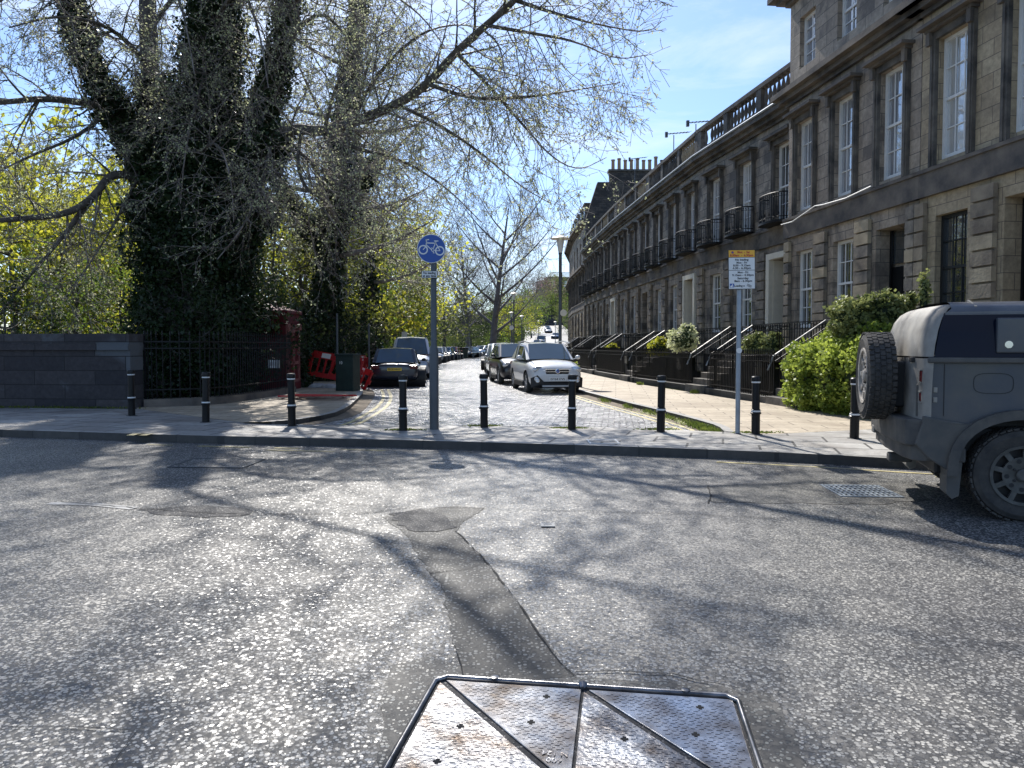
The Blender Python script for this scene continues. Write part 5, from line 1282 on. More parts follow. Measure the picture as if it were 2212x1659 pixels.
# arch trims
for cx_ in (0, FX):
    P = arch(cx_, 18, .53); q = MB()
    for (a, b), (c, d) in zip(P[:-1], P[1:]):
        def out(p, k): dx, dz = p[0] - cx_, p[1] - RW; l = math.hypot(dx, dz); return (p[0] + dx / l * k, p[1] + dz / l * k)
        o1, o2 = out((a, b), .085), out((c, d), .085)
        q.add([(a, -.045, b), (c, -.045, d), (o2[0], -.045, o2[1]), (o1[0], -.045, o1[1]), (a, .05, b), (c, .05, d), (o2[0], .05, o2[1]), (o1[0], .05, o1[1])], [(0, 1, 2, 3), (3, 2, 6, 7), (1, 0, 4, 5)])
    q.build('wheel_arch', 'lr_trim', LRV, smooth=30)
lrbox('underbody', 'liner', (XR + .15, XF - .2, .25, WD - .25, .36, .8), (-.55, .55, .25, WD - .25, .8, 1.0))
# belt ledge, upper body, glass
lrbox('belt_line', 'lr_low', (XR + .02, 2.15, -.012, .02, 1.40, 1.45), (XR + .02, 2.15, WD - .02, WD + .012, 1.40, 1.45), bevel=.012)
# upper section: rear corner pillar is dusty pale, side glass dark, roof dark
RT = 1.93
up = MB()
rs_ = [(XR + .0, 1.30, .03, WD - .03), (XR + .03, 1.55, .05, WD - .05), (XR + .09, 1.78, .09, WD - .09), (XR + .22, 1.90, .13, WD - .13)]
for i in range(3):
    a, b = rs_[i], rs_[i + 1]
    for f, (ya, yb) in enumerate(((a[2], b[2]),)):
        pass
# rear skin with rounded corners: plan profile swept up the height
def rearplan(x0, y0, y1, ins=.10):
    return [(x0 + .30, y0), (x0 + .07, y0), (x0 + .02, y0 + .018), (x0 + .0, y0 + .06), (x0 - .035, (y0 * 3 + y1) / 4), (x0 - .05, (y0 + y1) / 2), (x0 - .035, (y0 + y1 * 3) / 4), (x0 + .0, y1 - .06), (x0 + .02, y1 - .018), (x0 + .07, y1), (x0 + .30, y1)]
lev = [(1.455, XR + .0, .012), (1.56, XR + .012, .022), (1.70, XR + .04, .045), (1.81, XR + .075, .07), (1.89, XR + .13, .10), (1.93, XR + .19, .125)]
secs = [[(x, y, z) for x, y in rearplan(x0, .0 + ins, WD - ins)] for z, x0, ins in lev]
n = len(secs[0])
up.add([p for s in secs for p in s], [(i * n + k, (i + 1) * n + k, (i + 1) * n + k + 1, i * n + k + 1) for i in range(len(secs) - 1) for k in range(1, n - 2)])
up.build('rear_bodywork', 'lr_dust', LRV, smooth=45)
lo_lev = [(1.44, XR - .0, .0), (1.1, XR - .012, .0), (.86, XR - .01, .01)]
secs = [[(x, y, z) for x, y in rearplan(x0, .0 + ins, WD - ins)] for z, x0, ins in lo_lev]
q = MB(); q.add([p for s in secs for p in s], [(i * n + k, i * n + k + 1, (i + 1) * n + k + 1, (i + 1) * n + k) for i in range(len(secs) - 1) for k in range(1, n - 2)])
q.build('tailgate', 'lr_dust', LRV, smooth=45)
# side glass and roof edge
zs_ = [(1.452, .012), (1.68, .045), (1.85, .075)]
for sy in (0, 1):
    q = MB(); f = MB()
    for (z0, i0), (z1, i1) in zip(zs_[:-1], zs_[1:]):
        y0, y1 = (i0, i1) if sy == 0 else (WD - i0, WD - i1)
        q.add([(XR + (.075 if z0 < 1.55 else .115), y0, z0), (2.0, y0, z0), (1.78 if z1 > 1.7 else 1.9, y1, z1), (XR + (.115 if z0 < 1.55 else .16), y1, z1)], [(0, 1, 2, 3) if sy == 0 else (3, 2, 1, 0)])
    q.build('side_glass', 'lr_glass', LRV)
lrbox('floating_panel', 'lr_grey', (-.24, .46, -.004, .05, 1.49, 1.80), bevel=.012)
MB().lathe([(.032, 0), (.032, .008), (.02, .008)], 16, Matrix.Translation((-.15, -.004, 1.565)) @ FACE).build('round_badge', 'chrome', LRV)
rf = MB()
prof = [(.07, 1.84), (.085, 1.89), (.13, 1.93), (.22, 1.955), (WD / 2, 1.975), (WD - .22, 1.955), (WD - .13, 1.93), (WD - .085, 1.89), (WD - .07, 1.84)]
xs_ = [XR + .16, XR + .30, 1.55, 1.80]
rf.add([(x + (0 if j else (.06 if 0 < k < 8 else 0)), a, b - (.03 if j == 3 else 0)) for j, x in enumerate(xs_) for k, (a, b) in enumerate(prof)], [(j * 9 + k, (j + 1) * 9 + k, (j + 1) * 9 + k + 1, j * 9 + k + 1) for j in range(3) for k in range(8)])
rf.build('roof', 'lr_roof', LRV, smooth=40)
MB().box(XR + .17, 1.8, .072, .095, 1.83, 1.86).build('roof_gutter', 'lr_roof', LRV)
wsq = MB(); wsq.add([(2.3, .12, 1.40), (2.3, WD - .12, 1.40), (1.80, WD - .15, 1.90), (1.80, .15, 1.90)], [(0, 1, 2, 3)]); wsq.build('windscreen', 'lr_glass', LRV)
for sy in (.06, WD - .10): MB().bar((2.32, sy + .02, 1.40), (1.78, sy + .04, 1.93), .08, .06).build('windscreen_pillar', 'lr_roof', LRV)
for xx in (XR + .42, XR + .95): MB().bar((xx, .10, 1.905), (xx - .03, .24, 1.97), .018, .012).build('roof_joint', 'lr_dust', LRV)
# rear lamps, handle line, fuel flap
for sy in (.075, WD - .075):
    s = 1 if sy < 1 else -1
    for z0, z1 in ((1.22, 1.33), (1.04, 1.13)):
        b1 = MB(); b1.box(XR - .018, XR + .06, sy + s * .03 - .035, sy + s * .03 + .035, z0, z1); lamp_ = b1.build('tail_light', 'tail', LRV, bevel=.012)
        f1 = MB()
        for c, d in ((z0 - .010, z0), (z1, z1 + .010)): f1.box(XR - .024, XR + .06, sy + s * .03 - .046, sy + s * .03 + .046, c, d)
        f1.build('lamp_surround', 'lr_dust', lamp_)
fl = MB(); n_ = 22
for k in range(n_):
    a0, a1 = 2 * math.pi * k / n_, 2 * math.pi * (k + 1) / n_
    sp_ = lambda a: (-.25 + math.copysign(abs(math.cos(a)) ** .6, math.cos(a)) * .155, -.0, 1.22 + math.copysign(abs(math.sin(a)) ** .6, math.sin(a)) * .09)
    p, q2 = sp_(a0), sp_(a1); fl.bar((p[0], .030, p[2]), (q2[0], .030, q2[2]), .006, .006)
fl.build('fuel_flap', 'liner', LRV)
lrbox('panel_gap', 'liner', (XR + .16, XR + .165, .024, .031, .92, 1.39), bevel=0)
# side marker lamps in pale frames
for z in (1.13, 1.04): lrbox('side_marker', 'lr_dust', (XR + .075, XR + .11, .02, .034, z, z + .05), bevel=.006)
# bumper and undertray
bp_ = MB()
pl_ = [(XR - .02, .03), (XR - .13, .10), (XR - .17, .30), (XR - .20, WD / 2), (XR - .17, WD - .30), (XR - .13, WD - .10), (XR - .02, WD - .03), (XR + .3, WD - .02), (XR + .3, .02)]
bp_.prism(pl_, .64, .88); bp_.prism([(x + .05, y) for x, y in pl_], .50, .639)
bp_.build('rear_bumper', 'lr_trim', LRV, bevel=.02)
lrbox('reflector', 'lr_dust', (XR - .185, XR - .12, WD - .55, WD - .42, .60, .68), bevel=.01)
lrbox('tow_loop', 'lr_trim', (XR - .12, XR + .1, .9, 1.05, .36, .45))
for sy in (.03, WD - .27):
    mf = MB(); mf.prism([(-.60, .52), (-.47, .62), (-.50, .20), (-.555, .17), (-.60, .22)], sy - .0, sy + .24, Matrix(((1, 0, 0, 0), (0, 0, 1, 0), (0, 1, 0, 0), (0, 0, 0, 1)))); mf.build('mud_flap', 'lr_dust' if sy > 1 else 'lr_low', LRV)
# wheels
def bigwheel(name, mtx, rim_m, wd=.27, r=None):
    r = r or RW; tw = MB().lathe([(r * .63, -wd / 2 + .02), (r * .86, -wd / 2), (r * .96, -wd / 2 + .02), (r, -wd / 2 + .06), (r, wd / 2 - .06), (r * .96, wd / 2 - .02), (r * .86, wd / 2), (r * .63, wd / 2 - .02)], 48, mtx, cap=False)
    # tread blocks
    for k in range(44):
        a = 2 * math.pi * k / 44
        for j in range(5):
            yy = -wd / 2 + .035 + j * (wd - .07) / 4; aa = a + (j % 2) * .07 + rnd.uniform(-.02, .02); u_ = rnd.uniform(-.004, .004)
            tw.box(r - .006, r + .010, -.022 + u_, .020, yy - .021, yy + .020, mtx @ Matrix.Rotation(aa, 4, 'Z') @ Matrix.Rotation(rnd.uniform(-.02, .02), 4, 'X'))
    w_ = tw.build(name, 'dirty_tyre', LRV)
    d = MB(); zf = wd / 2
    d.mat(1).lathe([(r * .61, -wd / 2 + .03), (r * .61, zf - .10), (.001, zf - .10)], 32, mtx).mat(0)
    d.lathe([(r * .655, zf - .025), (r * .65, zf - .008), (r * .585, zf - .012), (r * .575, zf - .07)], 40, mtx, cap=False)
    d.lathe([(r * .40, zf - .06), (r * .40, zf - .035), (r * .14, zf - .045), (r * .14, zf - .02), (r * .10, zf - .01), (.001, zf - .01)], 32, mtx)
    for k in range(9):
        a = 2 * math.pi * k / 9 + .1
        d.box(r * .39, r * .60, -.022, .022, zf - .055, zf - .025, mtx @ Matrix.Rotation(a, 4, 'Z'))
    ro = d.build('rim', [rim_m, 'liner'], w_)
    ho = MB()
    for k in range(9): a = 2 * math.pi * k / 9 + .45; ho.lathe([(.020, zf - .036), (.020, zf - .034), (.001, zf - .034)], 10, mtx @ Matrix.Rotation(a, 4, 'Z') @ Matrix.Translation((r * .31, 0, 0)))
    for k in range(5): a = 2 * math.pi * k / 5; ho.lathe([(.012, zf - .040), (.012, zf - .030), (.001, zf - .028)], 8, mtx @ Matrix.Rotation(a, 4, 'Z') @ Matrix.Translation((r * .20, 0, 0)))
    ho.build('rim_holes', 'liner', w_)
    return w_
M['rim_dirty'] = plain('dirty_dark_rim', (.09, .088, .08), .55, metal=.3, var=.3, vscale=9); M['rim_dusty'] = plain('dusty_rim', (.42, .38, .33), .55, var=.2, vscale=9)
FY = Matrix.Rotation(R(90), 4, 'X'); BY = Matrix.Rotation(R(-90), 4, 'X')
for cx_ in (0, FX):
    bigwheel('wheel', Matrix.Translation((cx_, .135 - .0, RW)) @ FY, 'rim_dirty'); bigwheel('wheel', Matrix.Translation((cx_, WD - .135, RW)) @ BY, 'rim_dirty')
bigwheel('spare_wheel', Matrix.Translation((XR - .27, WD * .42, 1.25)) @ Matrix.Rotation(R(-90), 4, 'Y'), 'rim_dusty', .27, .435)
lrbox('spare_wheel_mount', 'liner', (XR - .18, XR, WD * .42 - .22, WD * .42 + .2, .95, 1.40)); lrbox('door_hinge', 'liner', (XR - .05, XR + .06, .30, .42, 1.40, 1.45), bevel=.01)
lrbox('tailgate_handle', 'lr_trim', (XR - .03, XR + .02, .16, .20, .9, 1.2), bevel=.01)
# =================================================================== TREES AND PLANTS
class TB:
    def __init__(s): s.s = []; s.l = []
    def seg(s, a, b, r0, r1): s.s.append((a[0], a[1], a[2], b[0], b[1], b[2], r0, r1))
    def wood(s, name, m, parent, n=4, rmax=None, rmin=None):
        A = np.array(s.s)
        if rmax is not None: A = A[A[:, 6] < rmax]
        if rmin is not None: A = A[A[:, 6] >= rmin]
        if not len(A): return None
        me = tubes(A, n, name); me.materials.append(M[m]); return link(name, me, parent)
def tubes(A, n, name):
    p, q, r0, r1 = A[:, :3], A[:, 3:6], A[:, 6], A[:, 7]
    d = q - p; L = np.linalg.norm(d, axis=1, keepdims=True); d = d / np.maximum(L, 1e-6)
    u = np.where(np.abs(d[:, 2:3]) < .9, np.array([[0, 0, 1.]]), np.array([[1., 0, 0]])); a = np.cross(d, u); a /= np.linalg.norm(a, axis=1, keepdims=True); b = np.cross(d, a)
    V = []
    for base, rr in ((p, r0), (q, r1)):
        for k in range(n): t = 2 * math.pi * k / n; V.append(base + (a * math.cos(t) + b * math.sin(t)) * rr[:, None])
    V = np.stack(V, 1).reshape(-1, 3); m = len(A); o = (np.arange(m) * 2 * n)[:, None, None]
    F = np.array([[k, (k + 1) % n, n + (k + 1) % n, n + k] for k in range(n)])[None]
    return quads(V, (o + F).reshape(-1, 4), name, smooth=True)
def quads(V, F, name, smooth=False):
    me = bpy.data.meshes.new(name); me.vertices.add(len(V)); me.vertices.foreach_set('co', np.ascontiguousarray(V, dtype=np.float32).ravel())
    me.loops.add(F.size); me.loops.foreach_set('vertex_index', np.ascontiguousarray(F, dtype=np.int32).ravel())
    k = F.shape[1]; me.polygons.add(len(F)); me.polygons.foreach_set('loop_start', np.arange(0, F.size, k, dtype=np.int32)); me.polygons.foreach_set('loop_total', np.full(len(F), k, dtype=np.int32))
    if smooth: me.polygons.foreach_set('use_smooth', np.ones(len(F), dtype=bool))
    me.update(calc_edges=True); return me
def leaves(P, size, name, m, parent, flat=0., asp=.62, sv=.35, down=0.):
    """leaf-shaped quads (rhombi) with random attitude at the points P"""
    P = np.asarray(P, dtype=float); n = len(P)
    u = nr.normal(size=(n, 3)); u[:, 2] -= down; u /= np.linalg.norm(u, axis=1, keepdims=True)
    w_ = nr.normal(size=(n, 3)); w_[:, 2] += flat; v = np.cross(u, w_); v /= np.linalg.norm(v, axis=1, keepdims=True)
    s = (size * (1 + nr.uniform(-sv, sv, n)))[:, None]
    V = np.stack([P, P + u * s * .45 + v * s * asp * .5, P + u * s, P + u * s * .45 - v * s * asp * .5], 1).reshape(-1, 3)
    F = np.arange(n * 4).reshape(-1, 4); me = quads(V, F, name); me.materials.append(M[m]); return link(name, me, parent)
def rdir(d, ang, az=None):
    d = d / np.linalg.norm(d); u = np.array([0, 0, 1.]) if abs(d[2]) < .9 else np.array([1., 0, 0]); a = np.cross(d, u); a /= np.linalg.norm(a); b = np.cross(d, a)
    t = nr.uniform(0, 2 * math.pi) if az is None else az
    return d * math.cos(ang) + (a * math.cos(t) + b * math.sin(t)) * math.sin(ang)
def grow(tb, p, d, L, r, lv, P):
    """P: per level dict(step, wig, grav, gap, ang, ratio, leaf)"""
    q = P[lv]; n = max(3, int(L / q['step'])); st = L / n; p = np.array(p, float); d = np.array(d, float); acc = nr.uniform(0, q['gap'])
    for i in range(n):
        t = i / n; g = q['grav']; g = g(t) if callable(g) else g
        d = d + nr.normal(size=3) * q['wig'] + np.array([0, 0, g]); d /= np.linalg.norm(d)
        p2 = p + d * st; ra = max(r * (1 - .72 * t), P['rmin']); rb = max(r * (1 - .72 * (i + 1) / n), P['rmin'])
        tb.seg(p, p2, ra, rb)
        if q.get('leaf'):
            for _ in range(nr.poisson(q['leaf'] * st)):
                tb.l.append(p + d * st * nr.uniform() + nr.normal(size=3) * q.get('spread', .02))
        if lv + 1 in P and t > q.get('start', .12):
            acc += st
            while acc > q['gap']:
                acc -= q['gap'] * nr.uniform(.7, 1.3)
                grow(tb, p2, rdir(d, R(nr.uniform(*q['ang']))), L * nr.uniform(*q['ratio']) * (1 - .35 * t), rb * .62, lv + 1, P)
        p = p2
    return p
def limb(tb, pts, r0, r1, P=None, gap=.45, start=.15, len_=(2., 4.), ang=(35, 75), lv=0, bias=(0, 0, 0), rk=.45, kids=True, taper=.3):
    pts = [np.array(p, float) for p in pts]
    for _ in range(2):
        q = [pts[0]]
        for a, b in zip(pts[:-1], pts[1:]): q += [a * .75 + b * .25, a * .25 + b * .75]
        pts = q + [pts[-1]]
    tot = sum(np.linalg.norm(b - a) for a, b in zip(pts[:-1], pts[1:])); s = 0; acc = 0
    for a, b in zip(pts[:-1], pts[1:]):
        l = np.linalg.norm(b - a); t0, t1 = s / tot, (s + l) / tot
        ra, rb = r0 + (r1 - r0) * t0, r0 + (r1 - r0) * t1; tb.seg(a, b, ra, rb)
        s += l; acc += l
        while kids and acc > gap and t0 > start:
            acc -= gap * nr.uniform(.7, 1.3); dd = rdir((b - a) / max(l, 1e-6), R(nr.uniform(*ang))) + np.array(bias)
            grow(tb, a + (b - a) * nr.uniform(), dd / np.linalg.norm(dd), nr.uniform(*len_) * (1 - taper * t1), min(rb * rk, .034), lv, P)
        if not kids: acc = 0
    return pts
def A3(x, y, Y): return tuple(AT(x, y, Y))
# level settings of the big drooping tree
WEEP = {'rmin': .0055,
        0: dict(step=.28, wig=.12, grav=lambda t: .07 - .27 * t, gap=.22, ang=(30, 70), ratio=(.35, .6), leaf=1.5),
        1: dict(step=.2, wig=.13, grav=lambda t: -.20 + .16 * t, gap=.17, ang=(25, 60), ratio=(.28, .5), leaf=6, spread=.03),
        2: dict(step=.11, wig=.18, grav=lambda t: -.14 + .30 * t, gap=.3, ang=(20, 50), ratio=(.3, .5), leaf=16, spread=.022)}
big = thing('ivy_clad_tree', 'large multi stemmed drooping tree, black with ivy, just coming into leaf', 'tree', (0, 0, 0))
tb = TB()
limbs = [
    # ivy-wrapped stems
    ([A3(430, 850, 23.2), A3(428, 600, 23.2), A3(420, 400, 23.0)], .75, .6, 0),
    ([A3(400, 450, 23.2), A3(325, 340, 23.4), A3(250, 240, 23), A3(190, 130, 22.5), A3(150, 0, 22), A3(120, -120, 21.5)], .30, .17, 1),
    ([A3(350, 420, 23.6), A3(333, 280, 24), A3(322, 120, 24.2), A3(318, -40, 24.3), A3(330, -260, 24)], .36, .22, 1),
    ([A3(440, 420, 23.2), A3(455, 250, 23.0), A3(460, 100, 22.8), A3(470, -80, 22.5), A3(500, -300, 21.5)], .38, .24, 1),
    ([A3(470, 430, 23.0), A3(540, 300, 22.6), A3(590, 170, 22.3), A3(618, 30, 22.0), A3(650, -150, 21)], .28, .15, 1),
    ([A3(480, 400, 22.8), A3(560, 320, 22.0), A3(625, 276, 21.3), A3(700, 286, 20.6), A3(760, 266, 20.1), A3(860, 226, 19.3), A3(925, 182, 18.8), A3(985, 112, 18.4), A3(1050, 55, 18), A3(1115, 0, 17.6), A3(1180, -90, 17.2), A3(1260, -200, 16.6)], .19, .05, 1),
    ([A3(300, 385, 22.8), A3(240, 372, 22), A3(205, 425, 21.5), A3(150, 462, 21), A3(60, 472, 20.5), A3(-60, 480, 20)], .13, .06, 1),
    ([A3(245, 235, 22.9), A3(180, 222, 22), A3(100, 212, 21.2), A3(0, 222, 20.4), A3(-120, 230, 20)], .12, .05, 1),
    ([A3(205, 425, 21.5), A3(130, 520, 21.2), A3(60, 600, 21), A3(0, 680, 20.8)], .07, .03, 1),
    # branches of the long right limb
    ([A3(925, 182, 18.8), A3(1020, 215, 18.3), A3(1130, 212, 17.9), A3(1240, 195, 17.6), A3(1340, 178, 17.3)], .055, .012, 1),
    ([A3(1050, 55, 18.0), A3(1150, 72, 17.5), A3(1250, 90, 17.2), A3(1330, 130, 17.0), A3(1400, 118, 16.9)], .05, .010, 1),
    ([A3(1110, 0, 17.6), A3(1200, 30, 17.2), A3(1300, 55, 17), A3(1400, 72, 16.9), A3(1430, 45, 16.8)], .05, .010, 1),
    ([A3(985, 112, 18.4), A3(1060, 190, 18), A3(1130, 270, 17.8), A3(1190, 340, 17.6), A3(1250, 370, 17.5), A3(1310, 340, 17.4)], .05, .010, 1),
    ([A3(860, 226, 19.3), A3(950, 270, 19), A3(1040, 330, 18.8), A3(1120, 400, 18.6), A3(1190, 440, 18.5)], .05, .012, 1),
    ([A3(760, 266, 20.1), A3(800, 180, 19.7), A3(880, 90, 19.4), A3(960, 50, 19.2), A3(1060, 60, 19)], .06, .015, 1),
    ([A3(700, 286, 20.6), A3(760, 320, 20.2), A3(860, 340, 19.9), A3(960, 400, 19.6), A3(1040, 480, 19.4)], .06, .014, 1),
    ([A3(650, 280, 21.0), A3(640, 380, 20.7), A3(700, 450, 20.4), A3(760, 540, 20.2)], .06, .015, 1),
    ([A3(590, 300, 21.6), A3(560, 420, 20.6), A3(520, 500, 20.0), A3(470, 560, 19.8)], .06, .015, 1),
    ([A3(460, 100, 22.8), A3(430, 200, 21.6), A3(400, 320, 20.6), A3(390, 440, 20.2)], .06, .015, 1),
    # high limbs out over the road, above the picture, which throw the shadows
    ([A3(618, 30, 22.0), (-6, 20, 12), (-3.2, 18.4, 12.6), (-.8, 17, 12.9), (1.6, 15.8, 12.8)], .07, .015, 1),
    ([A3(470, -80, 22.5), (-8, 19.5, 13.5), (-6.2, 17, 13.8), (-4.6, 15, 13.6), (-3.4, 13.2, 12.8)], .08, .02, 1),
    ([A3(325, 150, 24), A3(250, 60, 21.5), A3(130, 30, 20), A3(20, 60, 19)], .09, .02, 1),
    ([A3(240, 240, 23), A3(160, 300, 21.5), A3(80, 330, 20.5), A3(-20, 380, 20)], .07, .02, 1),
    ([A3(330, 60, 24), A3(380, -20, 21.5), A3(400, 40, 19.6), A3(420, 160, 19)], .07, .015, 1),
    ([A3(455, 60, 22.6), A3(520, -40, 20.5), A3(560, 60, 19), A3(580, 190, 18.5)], .07, .015, 1),
    ([A3(600, 120, 22), A3(680, 20, 20.5), A3(740, 60, 19.5), A3(790, 160, 19)], .07, .015, 1),
    ([A3(620, 20, 21.8), A3(700, -60, 20), A3(800, -40, 19), A3(900, 20, 18.4), A3(960, 100, 18)], .07, .015, 1),
    ([A3(700, 285, 20.6), A3(720, 200, 20), A3(760, 110, 19.6), A3(850, 60, 19.2)], .06, .015, 1),
    ([A3(430, 330, 22), A3(470, 300, 20.4), A3(500, 380, 19.6), A3(505, 480, 19.4)], .05, .012, 1),
    ([A3(160, 20, 22), A3(90, -40, 20), A3(10, -10, 19), A3(-60, 60, 18.5)], .07, .02, 1),
    ([A3(300, 380, 22.6), A3(250, 480, 21.6), A3(200, 560, 21), A3(150, 640, 20.8)], .05, .012, 1),
    ([A3(620, 300, 21.2), A3(700, 380, 20.8), A3(800, 430, 20.4), A3(900, 500, 20)], .05, .012, 1),
    ([A3(500, -300, 21.5), (-7, 19, 15.5), (-4, 17.5, 16), (-1, 16.5, 15.6), (2.4, 15.2, 14.4), (4.4, 14.2, 13)], .08, .015, 1),
    ([(-4, 17.5, 14.5), (-3, 14.5, 14), (-1, 12.5, 12.5), (1, 11.4, 10.8)], .05, .012, 1),
    ([(2.4, 15.2, 14.4), (3.4, 13, 13.6), (5, 11.6, 12.2)], .05, .012, 1),
    ([A3(150, 0, 22), (-13, 19, 12.6), (-11.5, 16.4, 12.8), (-9.5, 14.2, 12)], .11, .03, 1),
    ([A3(1180, -90, 17.2), (2.6, 16.0, 11.5), (4.2, 15, 12.6), (5.8, 14, 12.8)], .09, .03, 1),
    ([(-3.2, 18.4, 12.6), (-2.2, 16.2, 12.2), (-1.6, 14.4, 11.6), (-.6, 13, 11)], .08, .02, 1),
    ([(-11.5, 16.4, 12.8), (-9.5, 15.5, 12.8), (-7.5, 14.6, 12.2), (-6, 13.5, 11.4)], .10, .03, 1),
]
big_paths = []
for pts, r0, r1, kids in limbs:
    vis = max(p[2] for p in pts) > 11.4
    big_paths.append(limb(tb, pts, r0, r1, WEEP, gap=.25 if not vis else .34, start=.10, len_=(1.6, 3.8), kids=bool(kids), lv=0, taper=.5))
tb.s = [s for s in tb.s if not (s[0] > 3.3 and s[2] < 11.2)]; tb.l = [p for p in tb.l if not (p[0] > 3.3 and p[2] < 11.2)]
tb.wood('limbs', 'bark', big, 8, rmin=.03); tb.wood('twigs', 'twig', big, 3, rmax=.03)
leaves(np.array(tb.l)[nr.random(len(tb.l)) < .55], .055, 'young_leaves', 'bud', big, asp=.7)
NSEG = len(tb.s)
# ivy: an added dark core that blocks light, with leaves round it
def ivy(parent, stems, density, size=.10, mname='ivy', core=True, jit=.35):
    pts = []; cm = MB()
    for pp_, rad in stems:
        pp_ = [np.array(p, float) for p in pp_]
        for _ in range(2):
            q = [pp_[0]]
            for a, b in zip(pp_[:-1], pp_[1:]): q += [a * .75 + b * .25, a * .25 + b * .75]
            pp_ = q + [pp_[-1]]
        n = len(pp_); rads = [rad[0] + (rad[1] - rad[0]) * i / (n - 1) for i in range(n)]
        bump_ = [1 + nr.uniform(-.22, .25) for _ in range(n)]
        if core: cm.tube([Vector(p) for p in pp_], [r * .72 * k for r, k in zip(rads, bump_)], 9)
        for i in range(n - 1):
            a, b = pp_[i], pp_[i + 1]; l = np.linalg.norm(b - a); r = (rads[i] * bump_[i] + rads[i + 1] * bump_[i + 1]) / 2
            N_ = int(density * l * r * 6.3); 
            if N_ < 1: continue
            d = (b - a) / l; u = np.array([0, 0, 1.]) if abs(d[2]) < .9 else np.array([1., 0, 0]); x = np.cross(d, u); x /= np.linalg.norm(x); y = np.cross(d, x)
            t = nr.random(N_)[:, None]; th = nr.uniform(0, 2 * math.pi, N_); lump = 1 + .18 * np.sin(th * 3 + i) + .12 * np.sin(th * 7 + i * 2.1)
            rr = (r * (.72 + jit * nr.random(N_) ** 1.5) * lump + np.where(nr.random(N_) < .06, nr.uniform(0, .5, N_), 0))[:, None]
            pts.append(a + (b - a) * t + (x * np.cos(th)[:, None] + y * np.sin(th)[:, None]) * rr)
    if core: cm.build('ivy_core', 'bark', parent)
    leaves(np.concatenate(pts), size, 'ivy', mname, parent, asp=.85, down=.3)
ivy(big, [([A3(425, 880, 23.2), A3(425, 700, 23.2), A3(425, 520, 23.1), A3(430, 400, 23)], (1.95, 1.35)),
          ([A3(430, 430, 23), A3(385, 330, 23.3), A3(340, 250, 23.6), A3(333, 170, 24)], (1.3, .36)),
          ([A3(440, 430, 23), A3(450, 300, 23), A3(458, 160, 22.8), A3(462, 0, 22.6), A3(480, -120, 22)], (1.15, .72)),
          ([A3(450, 420, 23), A3(520, 340, 22.7), A3(565, 250, 22.3), A3(600, 150, 22.2), A3(620, 20, 22), A3(650, -150, 21)], (.8, .18)),
          ([A3(480, 420, 22.9), A3(560, 330, 22.1), A3(620, 285, 21.4)], (.95, .35)),
          ([A3(400, 440, 23.1), A3(320, 350, 23.3), A3(260, 260, 23), A3(200, 160, 22.6), A3(150, 0, 22), A3(120, -120, 21.5)], (.8, .2)),
          ([A3(390, 560, 22.9), A3(330, 480, 22.7), A3(290, 420, 22.6)], (.9, .35)),
          ([A3(470, 560, 22.9), A3(540, 470, 22.6), A3(590, 430, 22.4)], (1.0, .4))], 620, .105)

def stemtree(name, label, base, h, spread, P, wood, leaf, lsize, lean=(0, 0), trunk_r=.25, nl=9, gap=.7, len_=(2, 4), group=None, keep=1., clump=None, first=.3, up=.5, nt=5):
    """an upright tree: trunk, rising limbs, crown of branches and leaves"""
    t = thing(name, label, 'tree', base, 0, group); b = TB()
    top = np.array([lean[0], lean[1], h * .92])
    pts = [np.zeros(3), top * .3 + nr.normal(size=3) * .15 * (1, 1, 0), top * .62 + nr.normal(size=3) * .2 * (1, 1, 0), top]
    limb(b, pts, trunk_r, trunk_r * .15, P, gap=gap, start=first, len_=(len_[0] * .6, len_[1] * .7), lv=0)
    for k in range(nl):
        f = first + (.85 - first) * (k + .5) / nl; s = top * f; a = k * 2.4 + nr.uniform(-.4, .4); rr = spread * (1.0 - .55 * abs(f - .45)) * nr.uniform(.75, 1.1)
        e = s + np.array([math.cos(a) * rr, math.sin(a) * rr, up * rr + nr.uniform(-.2, .5)])
        m_ = (s + e) / 2 + np.array([0, 0, -.1 * rr])
        limb(b, [s, m_, e], trunk_r * .45 * (1 - f * .6), .02, P, gap=gap, start=.15, len_=len_, lv=0)
    b.wood('trunk', wood, t, 6, rmin=.035); b.wood('twigs', wood, t, 3, rmax=.035)
    if leaf and b.l:
        L_ = np.array(b.l); L_ = L_[nr.random(len(L_)) < keep]
        if clump: L_ = np.repeat(L_, clump, 0) + nr.normal(size=(len(L_) * clump, 3)) * lsize * 1.6
        leaves(L_, lsize, 'crown', leaf, t, asp=.75)
    return t, len(b.l)
LEAFY = {'rmin': .012, 0: dict(step=.4, wig=.14, grav=.03, gap=.45, ang=(30, 65), ratio=(.4, .65), leaf=2), 1: dict(step=.3, wig=.18, grav=-.02, gap=.6, ang=(25, 60), ratio=(.4, .6), leaf=9, spread=.12), 2: dict(step=.22, wig=.2, grav=-.02, gap=.5, ang=(25, 60), ratio=(.4, .6), leaf=14, spread=.12)}
BARE = {'rmin': .012, 0: dict(step=.5, wig=.09, grav=.05, gap=.42, ang=(20, 45), ratio=(.42, .6)), 1: dict(step=.35, wig=.12, grav=.03, gap=.34, ang=(20, 50), ratio=(.4, .6)), 2: dict(step=.25, wig=.14, grav=.0, gap=.3, ang=(20, 50), ratio=(.4, .6))}
W2 = {'rmin': .008, 0: dict(step=.4, wig=.12, grav=lambda t: .03 - .12 * t, gap=.42, ang=(30, 70), ratio=(.4, .65), leaf=2), 1: dict(step=.3, wig=.14, grav=lambda t: -.10 + .06 * t, gap=.32, ang=(25, 60), ratio=(.35, .55), leaf=7, spread=.05), 2: dict(step=.18, wig=.16, grav=-.05, gap=.5, ang=(25, 60), ratio=(.4, .6), leaf=13, spread=.04)}
